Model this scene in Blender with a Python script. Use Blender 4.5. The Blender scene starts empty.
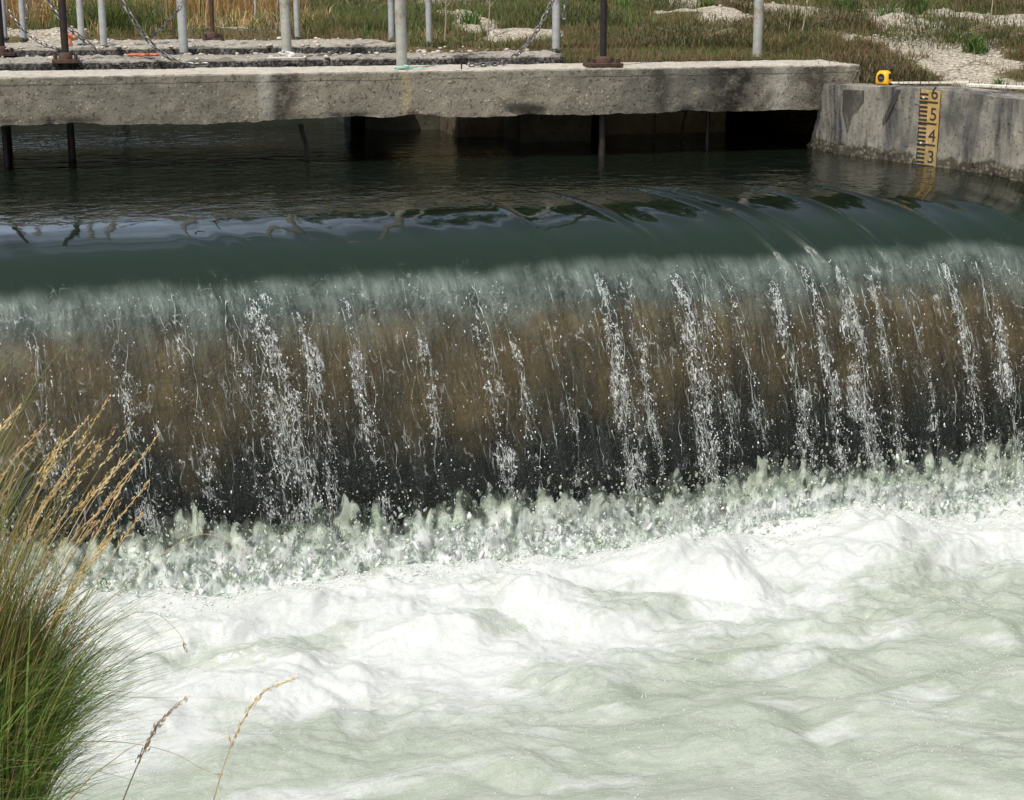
import bpy, math, random
import numpy as np
random.seed(7); RNG = np.random.default_rng(7)
S = bpy.context.scene
COL = S.collection
R = math.radians

# ------------------------------------------------------------------ camera
F, CAMH, YAW, PITCH = 1650.0, 0.97, 14.0, 14.6
cd = bpy.data.cameras.new('camera'); cam = bpy.data.objects.new('camera', cd); COL.objects.link(cam)
cam.location = (0, 0, CAMH); cam.rotation_euler = (R(90 - PITCH), 0, R(-YAW))
cd.sensor_width = 36; cd.lens = F / 1024 * 36; cd.clip_start = 0.05; cd.clip_end = 2000
S.camera = cam
_y, _p = R(YAW), R(PITCH)
FW = np.array([math.sin(_y) * math.cos(_p), math.cos(_y) * math.cos(_p), -math.sin(_p)])
RT = np.array([math.cos(_y), -math.sin(_y), 0.]); UP = np.cross(RT, FW)
EYE = np.array([0, 0, CAMH])
def ray(px, py): return FW + RT * (px - 512) / F + UP * (400 - py) / F
def onz(px, py, z): d = ray(px, py); return EYE + d * (z - CAMH) / d[2]
def ony(px, py, Y): d = ray(px, py); return EYE + d * Y / d[1]

# ------------------------------------------------------------------ noise
_perm = np.random.default_rng(3).permutation(256); _perm = np.concatenate([_perm, _perm, _perm])
_g = np.random.default_rng(4).normal(size=(256, 3)); _g /= np.linalg.norm(_g, axis=1)[:, None]
def perlin(x, y, z=0.0):
    x, y, z = np.broadcast_arrays(np.asarray(x, float), np.asarray(y, float), np.asarray(z, float))
    xi, yi, zi = np.floor(x).astype(int), np.floor(y).astype(int), np.floor(z).astype(int)
    xf, yf, zf = x - xi, y - yi, z - zi
    xi &= 255; yi &= 255; zi &= 255
    u, v, w = [t * t * t * (t * (t * 6 - 15) + 10) for t in (xf, yf, zf)]
    out = 0
    for dx in (0, 1):
        for dy in (0, 1):
            for dz in (0, 1):
                g = _g[_perm[_perm[_perm[xi + dx] + yi + dy] + zi + dz]]
                d = g[..., 0] * (xf - dx) + g[..., 1] * (yf - dy) + g[..., 2] * (zf - dz)
                out = out + d * (u if dx else 1 - u) * (v if dy else 1 - v) * (w if dz else 1 - w)
    return out * 1.5
def fbm(x, y, z=0.0, o=4, gain=.5):
    a, s, f = 1., 0., 1.
    for k in range(o):
        s = s + a * perlin(x * f + 17.3 * k, y * f - 9.1 * k, np.asarray(z) * f + 3.7 * k); a *= gain; f *= 2.03
    return s
def sstep(a, b, x):
    t = np.clip((x - a) / (b - a), 0, 1); return t * t * (3 - 2 * t)

# ------------------------------------------------------------------ mesh helpers
def link(o, parent=None):
    COL.objects.link(o)
    if parent is not None: o.parent = parent
    return o
def raw(name, verts, faces, mat, parent=None, smooth=True, attrs=None):
    """verts (n,3), faces (m,k) array, k fixed"""
    verts = np.asarray(verts, np.float32); faces = np.asarray(faces, np.int32)
    me = bpy.data.meshes.new(name)
    k = faces.shape[1]; m = len(faces)
    me.vertices.add(len(verts)); me.vertices.foreach_set('co', verts.ravel())
    me.loops.add(m * k); me.loops.foreach_set('vertex_index', faces.ravel())
    me.polygons.add(m); me.polygons.foreach_set('loop_start', np.arange(0, m * k, k, dtype=np.int32))
    me.polygons.foreach_set('loop_total', np.full(m, k, np.int32))
    if smooth: me.polygons.foreach_set('use_smooth', np.ones(m, bool))
    me.update(calc_edges=True)
    for an, av in (attrs or {}).items():
        av = np.asarray(av, np.float32)
        if av.ndim == 1:
            a = me.attributes.new(an, 'FLOAT', 'POINT'); a.data.foreach_set('value', av)
        else:
            a = me.attributes.new(an, 'FLOAT_COLOR', 'POINT')
            a.data.foreach_set('color', np.concatenate([av, np.ones((len(av), 1), np.float32)], 1).ravel())
    if mat: me.materials.append(mat)
    return link(bpy.data.objects.new(name, me), parent)
def grid_faces(nr, nc):
    i = np.arange(nr - 1)[:, None] * nc + np.arange(nc - 1)[None, :]
    return np.stack([i, i + 1, i + nc + 1, i + nc], -1).reshape(-1, 4)

class MB:
    def __init__(s): s.v, s.f, s.n = [], [], 0
    def add(s, v, f):
        s.v.append(np.asarray(v, float)); s.f += [tuple(int(i) + s.n for i in q) for q in f]; s.n += len(v); return s
    def box(s, c, d, rz=0.0, bev=0.0):
        c = np.array(c); h = np.array(d) / 2.
        p = np.array([[sx, sy, sz] for sx in (-1, 1) for sy in (-1, 1) for sz in (-1, 1)], float)
        if bev <= 0:
            v = p * h; f = [(0, 1, 3, 2), (4, 6, 7, 5), (0, 4, 5, 1), (2, 3, 7, 6), (0, 2, 6, 4), (1, 5, 7, 3)]
        else:
            v = []; idx = {}
            for i, q in enumerate(p):
                for ax in range(3):
                    w = q * (h - bev); w[ax] = q[ax] * h[ax]; idx[i, ax] = len(v); v.append(w)
            base = [(0, 1, 3, 2), (4, 6, 7, 5), (0, 4, 5, 1), (2, 3, 7, 6), (0, 2, 6, 4), (1, 5, 7, 3)]
            f = [tuple(idx[i, ax] for i in q) for q, ax in zip(base, (0, 0, 1, 1, 2, 2))]
            for i in range(8):
                for ax in range(3):
                    j = i ^ (4, 2, 1)[ax]
                    if j > i:
                        b, c2 = [a for a in range(3) if a != ax]
                        f.append((idx[i, b], idx[j, b], idx[j, c2], idx[i, c2]))
                f.append((idx[i, 0], idx[i, 1], idx[i, 2]))
            v = np.array(v)
        cz, sz_ = math.cos(rz), math.sin(rz)
        v = np.stack([v[:, 0] * cz - v[:, 1] * sz_, v[:, 0] * sz_ + v[:, 1] * cz, v[:, 2]], 1) + c
        return s.add(v, f)
    def tube(s, pts, rad, n=8, cap=True):
        pts = np.asarray(pts, float); m = len(pts)
        rad = np.broadcast_to(np.asarray(rad, float), (m,))
        t = np.gradient(pts, axis=0); t /= np.linalg.norm(t, axis=1)[:, None] + 1e-12
        ref = np.where(np.abs(t[:, 2:3]) < .9, np.array([[0, 0, 1.]]), np.array([[1., 0, 0]]))
        if np.all(np.abs(t[:, 2]) > .5): ref = np.tile([[1., 0, 0]], (m, 1))
        a = np.cross(t, ref); a /= np.linalg.norm(a, axis=1)[:, None] + 1e-12; b = np.cross(t, a)
        th = np.arange(n) / n * 2 * math.pi
        v = pts[:, None, :] + rad[:, None, None] * (a[:, None, :] * np.cos(th)[None, :, None] + b[:, None, :] * np.sin(th)[None, :, None])
        f = [(i * n + k, i * n + (k + 1) % n, (i + 1) * n + (k + 1) % n, (i + 1) * n + k) for i in range(m - 1) for k in range(n)]
        if cap: f += [tuple(range(n))[::-1], tuple((m - 1) * n + k for k in range(n))]
        return s.add(v.reshape(-1, 3), f)
    def build(s, name, mat, parent=None, smooth=False, fix=True):
        me = bpy.data.meshes.new(name)
        me.from_pydata(np.concatenate(s.v).tolist(), [], s.f)
        if smooth: me.polygons.foreach_set('use_smooth', np.ones(len(me.polygons), bool))
        if fix:
            import bmesh
            bm = bmesh.new(); bm.from_mesh(me); bmesh.ops.recalc_face_normals(bm, faces=bm.faces); bm.to_mesh(me); bm.free()
        if smooth:
            try: me.set_sharp_from_angle(angle=R(50))
            except Exception: pass
        me.materials.append(mat)
        return link(bpy.data.objects.new(name, me), parent)
def empty(name, loc, rz=0.):
    o = bpy.data.objects.new(name, None); o.location = loc; o.rotation_euler = (0, 0, rz); o.empty_display_size = .1
    return link(o)
def tag(o, label=None, cat=None, group=None, kind=None):
    if label: o['label'] = label
    if cat: o['category'] = cat
    if group: o['group'] = group
    if kind: o['kind'] = kind
    return o
def copy_tree(o, parent=None):
    c = o.copy(); COL.objects.link(c)
    if parent is not None: c.parent = parent
    for ch in list(o.children): copy_tree(ch, c)
    return c
def rough_block(name, p0, p1, res, amp, mat, parent=None, sc=14., warp=None, rough_low=0.0):
    """a box of gridded faces with eroded, uneven surfaces"""
    p0, p1 = np.array(p0, float), np.array(p1, float); d = p1 - p0
    n = np.maximum(2, np.ceil(d / res).astype(int) + 1)
    V, Fc, off = [], [], 0
    for ax in range(3):
        b, c = [a for a in range(3) if a != ax]
        for side in (0, 1):
            u = np.linspace(0, 1, n[b]); w = np.linspace(0, 1, n[c])
            g = np.zeros((n[b], n[c], 3)); g[..., b] = p0[b] + d[b] * u[:, None]; g[..., c] = p0[c] + d[c] * w[None, :]
            g[..., ax] = p1[ax] if side else p0[ax]
            f = grid_faces(n[b], n[c])
            if (side == 1) == (ax == 1): f = f[:, ::-1]
            V.append(g.reshape(-1, 3)); Fc.append(f + off); off += n[b] * n[c]
    V = np.concatenate(V); Fc = np.concatenate(Fc)
    key = np.round(V * 1e5).astype(np.int64)
    _, first, inv = np.unique(key, axis=0, return_index=True, return_inverse=True)
    inv = inv.ravel(); V = V[first]; Fc = inv[Fc]
    x, y, z = V.T
    # pull edges in a little (worn arris) then add relief along the outward direction
    ctr = (p0 + p1) / 2; q = (V - ctr) / (d / 2)
    isf = (np.abs(q) > .9999)
    nn = np.where(isf, np.sign(q), 0.); cnt = isf.sum(1)
    nn /= np.maximum(np.linalg.norm(nn, axis=1), 1)[:, None]
    rel = amp * (.9 * fbm(x * sc, y * sc, z * sc, 4, .6)) + amp * 1.2 * perlin(x * 2.3, y * 2.3, z * 2.3)
    rel -= np.where(cnt > 1, np.abs(fbm(x * 13, y * 13, z * 13, 3)) * amp * 1.8, 0)
    if rough_low > 0:
        lowz = sstep(p0[2] + .05, p0[2], z)
        rel -= lowz * rough_low * np.maximum(0, fbm(x * 5, y * 5 + 7, 0, 3) + .1)
    V = V + nn * rel[:, None]
    if warp is not None: V = warp(V)
    o = raw(name, V, Fc, mat, parent); o.data.set_sharp_from_angle(angle=R(42)); return o

# ------------------------------------------------------------------ materials
class N:
    def __init__(s, name):
        s.m = bpy.data.materials.new(name); s.m.use_nodes = True; s.t = s.m.node_tree; s.t.nodes.clear()
        s.out = s.t.nodes.new('ShaderNodeOutputMaterial'); s.co = None
    def n(s, typ, **kw):
        o = s.t.nodes.new(typ)
        for k, v in kw.items(): setattr(o, k, v)
        return o
    def put(s, sock, v):
        if v is None: return
        if hasattr(v, 'links') or isinstance(v, bpy.types.NodeSocket): s.t.links.new(v, sock)
        else:
            try: sock.default_value = v
            except Exception: sock.default_value = (*v, 1.0)
    def coord(s, scale=(1, 1, 1), rot=(0, 0, 0)):
        tc = s.n('ShaderNodeTexCoord'); mp = s.n('ShaderNodeMapping')
        mp.inputs['Scale'].default_value = scale; mp.inputs['Rotation'].default_value = rot
        s.t.links.new(tc.outputs['Object'], mp.inputs['Vector']); return mp.outputs[0]
    def noise(s, scale, detail=4, rough=.55, vec=None, dist=0.):
        o = s.n('ShaderNodeTexNoise'); s.put(o.inputs['Scale'], scale); s.put(o.inputs['Detail'], detail)
        s.put(o.inputs['Roughness'], rough); s.put(o.inputs['Distortion'], dist)
        s.t.links.new(vec if vec is not None else s.coord(), o.inputs['Vector']); return o.outputs['Fac']
    def voro(s, scale, vec=None, feature='F1', out='Distance'):
        o = s.n('ShaderNodeTexVoronoi', feature=feature); s.put(o.inputs['Scale'], scale)
        s.t.links.new(vec if vec is not None else s.coord(), o.inputs['Vector']); return o.outputs[out]
    def ramp(s, fac, stops):
        o = s.n('ShaderNodeValToRGB'); e = o.color_ramp.elements
        while len(e) < len(stops): e.new(.5)
        for q, (p, c) in zip(e, stops):
            q.position = p; q.color = (c, c, c, 1) if isinstance(c, (int, float)) else (*c, 1)
        s.put(o.inputs[0], fac); return o.outputs[0]
    def mix(s, fac, a, b, mode='MIX'):
        o = s.n('ShaderNodeMix', data_type='RGBA', blend_type=mode)
        s.put(o.inputs[0], fac); s.put(o.inputs[6], a); s.put(o.inputs[7], b); return o.outputs[2]
    def math(s, op, a, b=None, clamp=False):
        o = s.n('ShaderNodeMath', operation=op, use_clamp=clamp); s.put(o.inputs[0], a); s.put(o.inputs[1], b); return o.outputs[0]
    def attr(s, name, out='Fac'):
        return s.n('ShaderNodeAttribute', attribute_name=name).outputs[out]
    def sep(s, vec):
        o = s.n('ShaderNodeSeparateXYZ'); s.t.links.new(vec, o.inputs[0]); return o.outputs
    def bump(s, h, dist, strength=1., nrm=None):
        o = s.n('ShaderNodeBump'); s.put(o.inputs['Strength'], strength); s.put(o.inputs['Distance'], dist)
        s.put(o.inputs['Height'], h)
        if nrm is not None: s.put(o.inputs['Normal'], nrm)
        return o.outputs[0]
    def pbr(s, col, rough=.6, nrm=None, metal=0., spec=.5, **kw):
        o = s.n('ShaderNodeBsdfPrincipled'); s.put(o.inputs['Base Color'], col); s.put(o.inputs['Roughness'], rough)
        s.put(o.inputs['Metallic'], metal); s.put(o.inputs['Specular IOR Level'], spec)
        if nrm is not None: s.put(o.inputs['Normal'], nrm)
        for k, v in kw.items(): s.put(o.inputs[k], v)
        return o.outputs[0]
    def mixs(s, fac, a, b):
        o = s.n('ShaderNodeMixShader'); s.put(o.inputs[0], fac); s.t.links.new(a, o.inputs[1]); s.t.links.new(b, o.inputs[2]); return o.outputs[0]
    def done(s, sh): s.t.links.new(sh, s.out.inputs['Surface']); return s.m

def mat_concrete(name, base, dark, stain_w=.5, speck=1., zline=None, vstreak=.0, bumpd=.004, wet_below=None, top=None, patches=()):
    m = N(name); c = m.coord()
    big = m.noise(2.2, 5, .6); mid = m.noise(11, 6, .65); fine = m.noise(70, 4, .7)
    col = m.mix(m.ramp(mid, [(.3, 0), (.72, 1)]), tuple(x * .72 for x in base), tuple(min(.9, x * 1.22) for x in base))
    st = m.ramp(big, [(.46, 0), (.66, 1)])
    st = m.math('MULTIPLY', st, m.ramp(m.noise(7, 5, .7), [(.35, 0), (.6, 1)]))
    col = m.mix(m.math('MULTIPLY', st, stain_w), col, dark)
    if vstreak > 0:
        vs = m.noise(1., 7, .68, m.coord((4.5, 4.5, .7)), .4)
        col = m.mix(m.math('MULTIPLY', m.ramp(vs, [(.46, 0), (.60, 1)]), vstreak), col, dark)
        vs2 = m.noise(1., 4, .6, m.coord((13, 13, .9), (0, 0, .7)))
        col = m.mix(m.math('MULTIPLY', m.ramp(vs2, [(.55, 0), (.75, 1)]), vstreak * .5), col, tuple(min(.8, x * 1.7) for x in base))
    vo = m.n('ShaderNodeTexVoronoi'); m.put(vo.inputs['Scale'], 58); m.t.links.new(c, vo.inputs['Vector'])
    rnd = m.sep(vo.outputs['Color'])[0]
    agg = m.math('MULTIPLY', m.ramp(vo.outputs['Distance'], [(.25, 1), (.42, 0)]), m.ramp(rnd, [(.62, 0), (.85, 1)]))
    agg = m.math('MULTIPLY', agg, m.ramp(m.noise(4, 3), [(.35, .2), (.6, 1)]))
    col = m.mix(m.math('MULTIPLY', agg, .55 * speck), col, tuple(min(.85, x * 2.0 + .05) for x in base))
    pit = m.ramp(m.noise(46, 5, .7), [(.30, 1), (.42, 0)])
    col = m.mix(m.math('MULTIPLY', pit, .5), col, tuple(x * .6 for x in dark))
    z = m.sep(c)[2]
    for x0, wd, pc, stg, zl in patches:
        dx = m.math('DIVIDE', m.math('ABSOLUTE', m.math('SUBTRACT', m.math('ADD', m.sep(c)[0], m.math('MULTIPLY', m.math('SUBTRACT', m.noise(5, 4, .6), .5), wd * 1.6)), x0)), wd)
        pf = m.math('MULTIPLY', m.ramp(dx, [(.25, 1), (1, 0)]), m.ramp(m.noise(14, 5, .7), [(.27, 0), (.50, 1)] if zl else [(.3, .45), (.5, 1)]))
        col = m.mix(m.math('MULTIPLY', pf, stg), col, pc)
    if zline is not None:
        wob = m.math('MULTIPLY', m.math('SUBTRACT', m.noise(6, 4), .5), .022)
        dd = m.math('ABSOLUTE', m.math('SUBTRACT', m.math('ADD', z, wob), zline))
        ln = m.math('MULTIPLY', m.ramp(dd, [(.0, 1), (.0035, 0)]), m.ramp(m.noise(1.3, 3), [(.4, 0), (.5, 1)]))
        col = m.mix(m.math('MULTIPLY', ln, .8), col, tuple(x * .5 for x in dark))
    if wet_below is not None:
        wz = m.math('ADD', z, m.math('MULTIPLY', m.math('SUBTRACT', m.noise(7, 6, .7), .5), .16))
        wf = m.ramp(m.math('SUBTRACT', wz, wet_below - .5), [(.49, 1), (.51, 0)])
        peb = m.mix(m.ramp(m.voro(45), [(.15, 0), (.5, 1)]), (.17, .15, .10), (.035, .03, .02))
        col = m.mix(m.math('MULTIPLY', wf, .85), col, peb)
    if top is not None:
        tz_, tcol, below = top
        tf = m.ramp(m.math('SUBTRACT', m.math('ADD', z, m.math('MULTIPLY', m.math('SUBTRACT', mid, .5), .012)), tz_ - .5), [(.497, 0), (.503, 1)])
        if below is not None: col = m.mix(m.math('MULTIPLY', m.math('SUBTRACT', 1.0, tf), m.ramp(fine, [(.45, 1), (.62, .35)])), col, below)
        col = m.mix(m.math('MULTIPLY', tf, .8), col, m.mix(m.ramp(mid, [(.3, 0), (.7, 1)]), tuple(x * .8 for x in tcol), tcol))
    h = m.math('ADD', m.math('ADD', m.math('MULTIPLY', mid, .5), m.math('MULTIPLY', fine, .35)), m.math('MULTIPLY', agg, .12))
    h = m.math('SUBTRACT', h, m.math('MULTIPLY', pit, .6))
    return m.done(m.pbr(col, .9, m.bump(h, bumpd * 2.2), spec=.2))

def mat_simple(name, col, rough=.5, metal=0., var=.25, sc=30, bumpd=.0, dark=None, spec=.5):
    m = N(name); n1 = m.noise(sc, 5, .6)
    c = m.mix(m.ramp(n1, [(.3, 0), (.7, 1)]), tuple(x * (1 - var) for x in col), tuple(min(.95, x * (1 + var)) for x in col))
    if dark is not None: c = m.mix(m.ramp(m.noise(sc * .35, 5, .7), [(.5, 0), (.62, 1)]), c, dark)
    nr = m.bump(n1, bumpd) if bumpd else None
    return m.done(m.pbr(c, rough, nr, metal, spec))

M = {}
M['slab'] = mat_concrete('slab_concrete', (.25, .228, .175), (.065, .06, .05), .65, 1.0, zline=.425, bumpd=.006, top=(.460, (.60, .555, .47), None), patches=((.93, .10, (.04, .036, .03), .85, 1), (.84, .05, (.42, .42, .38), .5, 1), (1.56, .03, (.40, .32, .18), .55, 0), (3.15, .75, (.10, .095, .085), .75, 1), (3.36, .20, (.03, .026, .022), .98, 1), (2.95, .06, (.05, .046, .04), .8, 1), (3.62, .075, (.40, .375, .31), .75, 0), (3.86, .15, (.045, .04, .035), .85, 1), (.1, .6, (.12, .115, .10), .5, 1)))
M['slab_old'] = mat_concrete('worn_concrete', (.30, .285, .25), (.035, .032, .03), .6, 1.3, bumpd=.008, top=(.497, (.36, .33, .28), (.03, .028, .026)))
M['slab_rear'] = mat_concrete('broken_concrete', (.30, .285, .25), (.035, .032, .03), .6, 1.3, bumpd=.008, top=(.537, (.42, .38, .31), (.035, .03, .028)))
M['wall'] = mat_concrete('wall_concrete', (.29, .27, .22), (.05, .052, .054), .75, .15, vstreak=1.0, bumpd=.003, wet_below=.055)
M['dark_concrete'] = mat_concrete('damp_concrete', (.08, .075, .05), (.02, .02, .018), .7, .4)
M['black_concrete'] = mat_concrete('near_black_concrete', (.045, .05, .035), (.02, .02, .018), .7, .2)  # kept dark so the pond mirrors no bright slot walls
M['brown_concrete'] = mat_concrete('brown_concrete', (.13, .105, .07), (.05, .04, .03), .5, .3)
M['tan_concrete'] = mat_concrete('tan_concrete', (.34, .28, .18), (.12, .09, .06), .5, .4)
M['galv'] = mat_simple('galvanised_steel', (.42, .43, .42), .6, .2, .16, 24, .0006, (.27, .26, .24))
M['galv_warm'] = mat_simple('weathered_galvanised_steel', (.40, .395, .35), .65, .2, .18, 24, .0006, (.26, .225, .17))
M['dark_steel'] = mat_simple('dark_rusted_steel', (.016, .013, .012), .6, .2, .4, 50, .001, (.035, .018, .012))
M['rust'] = mat_simple('rust', (.07, .036, .024), .85, .0, .45, 60, .0015, (.03, .018, .014))
M['chain'] = mat_simple('chain_steel', (.22, .21, .20), .45, .6, .4, 90, .0, (.06, .05, .045))
M['orange'] = mat_simple('orange_paint', (.52, .17, .085), .8, 0, .35, 60)
M['yellow'] = mat_simple('yellow_plastic', (.80, .42, .02), .4, 0, .06, 30)
M['black'] = mat_simple('black_plastic', (.02, .02, .02), .5, 0, .2, 30)
def mat_gauge():
    m = N('gauge_enamel'); y = m.sep(m.coord())[1]; n_ = m.noise(40, 5, .65)
    col = m.mix(m.ramp(n_, [(.3, 0), (.7, 1)]), (.36, .235, .085), (.53, .355, .135))
    gr = m.ramp(m.math('ADD', m.math('SUBTRACT', .16, y), m.math('MULTIPLY', m.math('SUBTRACT', m.noise(18, 5, .7), .5), .30)), [(.0, 0), (.16, 1)])
    col = m.mix(m.math('MULTIPLY', gr, .55), col, (.15, .13, .06))
    col = m.mix(m.math('MULTIPLY', m.ramp(m.noise(1, 5, .7, m.coord((60, 7, 30))), [(.56, 0), (.68, 1)]), .6), col, (.55, .50, .38))
    return m.done(m.pbr(col, .6, spec=.3))
M['gauge'] = mat_gauge()
M['ink'] = mat_simple('black_enamel', (.022, .02, .018), .7, 0, .3, 90, 0, (.06, .05, .035))
M['pale'] = mat_simple('pale_strip', (.68, .66, .58), .7, 0, .1, 40)
M['teal'] = mat_simple('teal_cord', (.35, .60, .52), .8, 0, .15, 80)
M['wire'] = mat_simple('white_wire', (.62, .60, .56), .6, 0, .15, 80)
M['stone'] = mat_simple('stone', (.47, .42, .34), .9, 0, .35, 40, .002)
M['bark'] = mat_simple('bark', (.06, .045, .035), .95, 0, .4, 14, .02)
def mat_wall_mark():
    m = N('dark_wall_mark'); d = m.pbr(m.mix(m.noise(24, 5, .65), (.035, .033, .03), (.09, .085, .075)), .85, spec=.2)
    tr = m.n('ShaderNodeBsdfTransparent')
    return m.done(m.mixs(m.ramp(m.math('ADD', m.math('MULTIPLY', m.noise(1, 5, .7, m.coord((14, 14, 4))), .7), m.math('MULTIPLY', m.noise(60, 3, .7), .3)), [(.36, .12), (.58, .92)]), tr.outputs[0], d))
M['stain'] = mat_wall_mark()

def mat_leafy(name, rough=.6, trans=.35):
    m = N(name); c = m.attr('hue', 'Color')
    d = m.pbr(c, rough, spec=.3)
    t = m.n('ShaderNodeBsdfTranslucent'); m.put(t.inputs['Color'], c)
    return m.done(m.mixs(trans, d, t.outputs[0]))
M['grass'] = mat_leafy('grass_blade', .5, .5)
M['straw'] = mat_leafy('dry_straw', .7, .3)
M['leaf'] = mat_leafy('leaf')

def mat_ground():
    m = N('gravel_ground'); c = m.coord()
    vo = m.n('ShaderNodeTexVoronoi'); m.put(vo.inputs['Scale'], 46); m.t.links.new(c, vo.inputs['Vector'])
    r = m.sep(vo.outputs['Color'])[0]
    st = m.ramp(r, [(0, (.33, .29, .22)), (.5, (.47, .42, .335)), (1, (.60, .55, .455))])
    st = m.mix(m.ramp(vo.outputs['Distance'], [(.4, 0), (.8, .75)]), st, (.22, .19, .14))
    soil = m.mix(m.noise(30, 5, .7), (.075, .06, .03), (.155, .12, .06))
    g = m.attr('gravel')
    gf = m.ramp(m.math('ADD', g, m.math('MULTIPLY', m.math('SUBTRACT', m.noise(9, 5, .7), .5), .7)), [(.4, 0), (.6, 1)])
    col = m.mix(gf, soil, st)
    h = m.math('SUBTRACT', 1.0, vo.outputs['Distance'])
    return m.done(m.pbr(col, .95, m.bump(h, .02), spec=.15))
M['ground'] = mat_ground()

def mat_sheet():
    """river water: deep body turbid green, thin nappe clear with milky aeration"""
    m = N('river_water')
    thick = m.attr('thick'); aer = m.attr('aer'); fall = m.attr('fall')
    rip = m.math('ADD', m.noise(7, 3, .55, m.coord((1, 1.2, 1)), .6), m.math('MULTIPLY', m.noise(24, 2, .5, None, .4), .30))
    b1 = m.n('ShaderNodeBump'); m.put(b1.inputs['Height'], rip)
    m.put(b1.inputs['Distance'], m.math('MULTIPLY', m.attr('calm'), .010)); m.put(b1.inputs['Strength'], 1.)
    st = m.math('ADD', m.noise(1, 4, .6, m.coord((55, 30, 11)), .8), m.math('MULTIPLY', m.noise(1, 2, .5, m.coord((150, 90, 60)), .3), .35))
    b2 = m.n('ShaderNodeBump'); m.put(b2.inputs['Height'], st); m.t.links.new(b1.outputs[0], b2.inputs['Normal'])
    m.put(b2.inputs['Distance'], m.math('MULTIPLY', fall, .012)); m.put(b2.inputs['Strength'], 1.)
    tn = m.math('ADD', m.noise(1, 3, .6, m.coord((75, 75, 55)), 1.2), m.math('MULTIPLY', m.noise(1, 2, .6, m.coord((190, 190, 120)), .6), .3))
    b3 = m.n('ShaderNodeBump'); m.put(b3.inputs['Height'], tn); m.t.links.new(b2.outputs[0], b3.inputs['Normal'])
    m.put(b3.inputs['Distance'], m.math('MULTIPLY', m.attr('turb'), .075)); m.put(b3.inputs['Strength'], 1.)
    nr = b3.outputs[0]
    tr = m.n('ShaderNodeBsdfTransparent'); m.put(tr.inputs[0], (.80, .86, .80))
    body = m.n('ShaderNodeBsdfDiffuse'); m.put(body.inputs[0], m.mix(m.attr('lipg'), (.006, .0095, .006), (.014, .025, .017)))
    base = m.mixs(thick, tr.outputs[0], body.outputs[0])
    milk = m.n('ShaderNodeBsdfDiffuse'); m.put(milk.inputs[0], (.34, .42, .37)); m.t.links.new(nr, milk.inputs['Normal'])
    base = m.mixs(aer, base, milk.outputs[0])
    sx = m.sep(m.coord()); cb = m.n('ShaderNodeCombineXYZ'); m.put(cb.inputs[0], m.math('MULTIPLY', m.math('ADD', sx[0], m.math('MULTIPLY', sx[2], .14)), 1.)); m.put(cb.inputs[1], m.math('MULTIPLY', sx[1], .6)); m.put(cb.inputs[2], m.math('MULTIPLY', sx[2], .25))
    def ridge(sc, dist, det):
        return m.math('SUBTRACT', 1.0, m.math('MULTIPLY', m.math('ABSOLUTE', m.math('SUBTRACT', m.noise(sc, det, .55, cb.outputs[0], dist), .5)), 2.0))
    tb = m.attr('turb')
    n_a = m.math('MULTIPLY', m.ramp(ridge(34, 1.2, 3), [(.95, 0), (.995, 1)]), m.ramp(m.math('ADD', tb, m.math('MULTIPLY', m.noise(26, 4, .65), 1.1)), [(.92, 0), (1.25, 1)]))
    n_b = m.math('MULTIPLY', m.ramp(ridge(66, .8, 2), [(.94, 0), (.992, 1)]), m.ramp(m.math('ADD', tb, m.math('MULTIPLY', m.noise(38, 4, .65), 1.1)), [(.90, 0), (1.2, 1)]))
    net = m.math('MAXIMUM', m.math('MAXIMUM', n_a, n_b), m.math('MULTIPLY', m.math('MULTIPLY', m.ramp(ridge(20, .5, 2), [(.965, 0), (.998, 1)]), m.ramp(m.noise(9, 4, .65), [(.5, 0), (.66, 1)])), m.math('MULTIPLY', fall, .55)))
    wh = m.n('ShaderNodeBsdfDiffuse'); m.put(wh.inputs[0], (.84, .87, .84))  # painted white net: aerated water and sun glints on the sheet
    base = m.mixs(m.math('MULTIPLY', net, .72), base, wh.outputs[0])
    gl = m.n('ShaderNodeBsdfGlossy'); m.put(gl.inputs['Roughness'], m.math('ADD', .05, m.math('MULTIPLY', fall, .11))); m.put(gl.inputs['Color'], (.98, .98, .97)); m.t.links.new(nr, gl.inputs['Normal'])
    fr = m.n('ShaderNodeFresnel'); m.put(fr.inputs['IOR'], 1.33); m.t.links.new(nr, fr.inputs['Normal'])
    return m.done(m.mixs(fr.outputs[0], base, gl.outputs[0]))
M['water'] = mat_sheet()

def mat_pool():
    m = N('churned_water'); foam = m.attr('foam')
    n1 = m.noise(26, 5, .6, m.coord((1, 1.6, 1)), .8); n2 = m.math('SUBTRACT', 1.0, m.voro(150))
    f2 = m.math('ADD', foam, m.math('MULTIPLY', m.math('SUBTRACT', m.noise(7, 8, .74, m.coord((1, 1.6, 1)), 1.8), .5), 1.5), True)
    deep = m.mix(m.ramp(m.noise(2.3, 6, .66, m.coord((1, 2.2, 1)), 1.2), [(.32, 0), (.68, 1)]), (.315, .36, .285), (.45, .487, .42))
    gr = m.ramp(m.noise(130, 3, .7), [(.3, .86), (.7, 1.06)])
    col = m.mix(1.0, m.mix(m.ramp(f2, [(.12, 0), (.85, 1)]), deep, (.575, .598, .575)), gr, 'MULTIPLY')
    h = m.math('ADD', m.math('MULTIPLY', n1, .8), m.math('MULTIPLY', n2, .1))
    b = m.n('ShaderNodeBump'); m.put(b.inputs['Height'], h); m.put(b.inputs['Distance'], m.ramp(f2, [(0, .007), (1, .002)])); nr = b.outputs[0]
    ro = m.ramp(f2, [(0, .07), (1, .35)])
    return m.done(m.pbr(col, ro, nr, spec=.4, **{'Subsurface Weight': .5, 'Subsurface Radius': (.03, .035, .03), 'Subsurface Scale': .6}))
M['pool'] = mat_pool()

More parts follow.
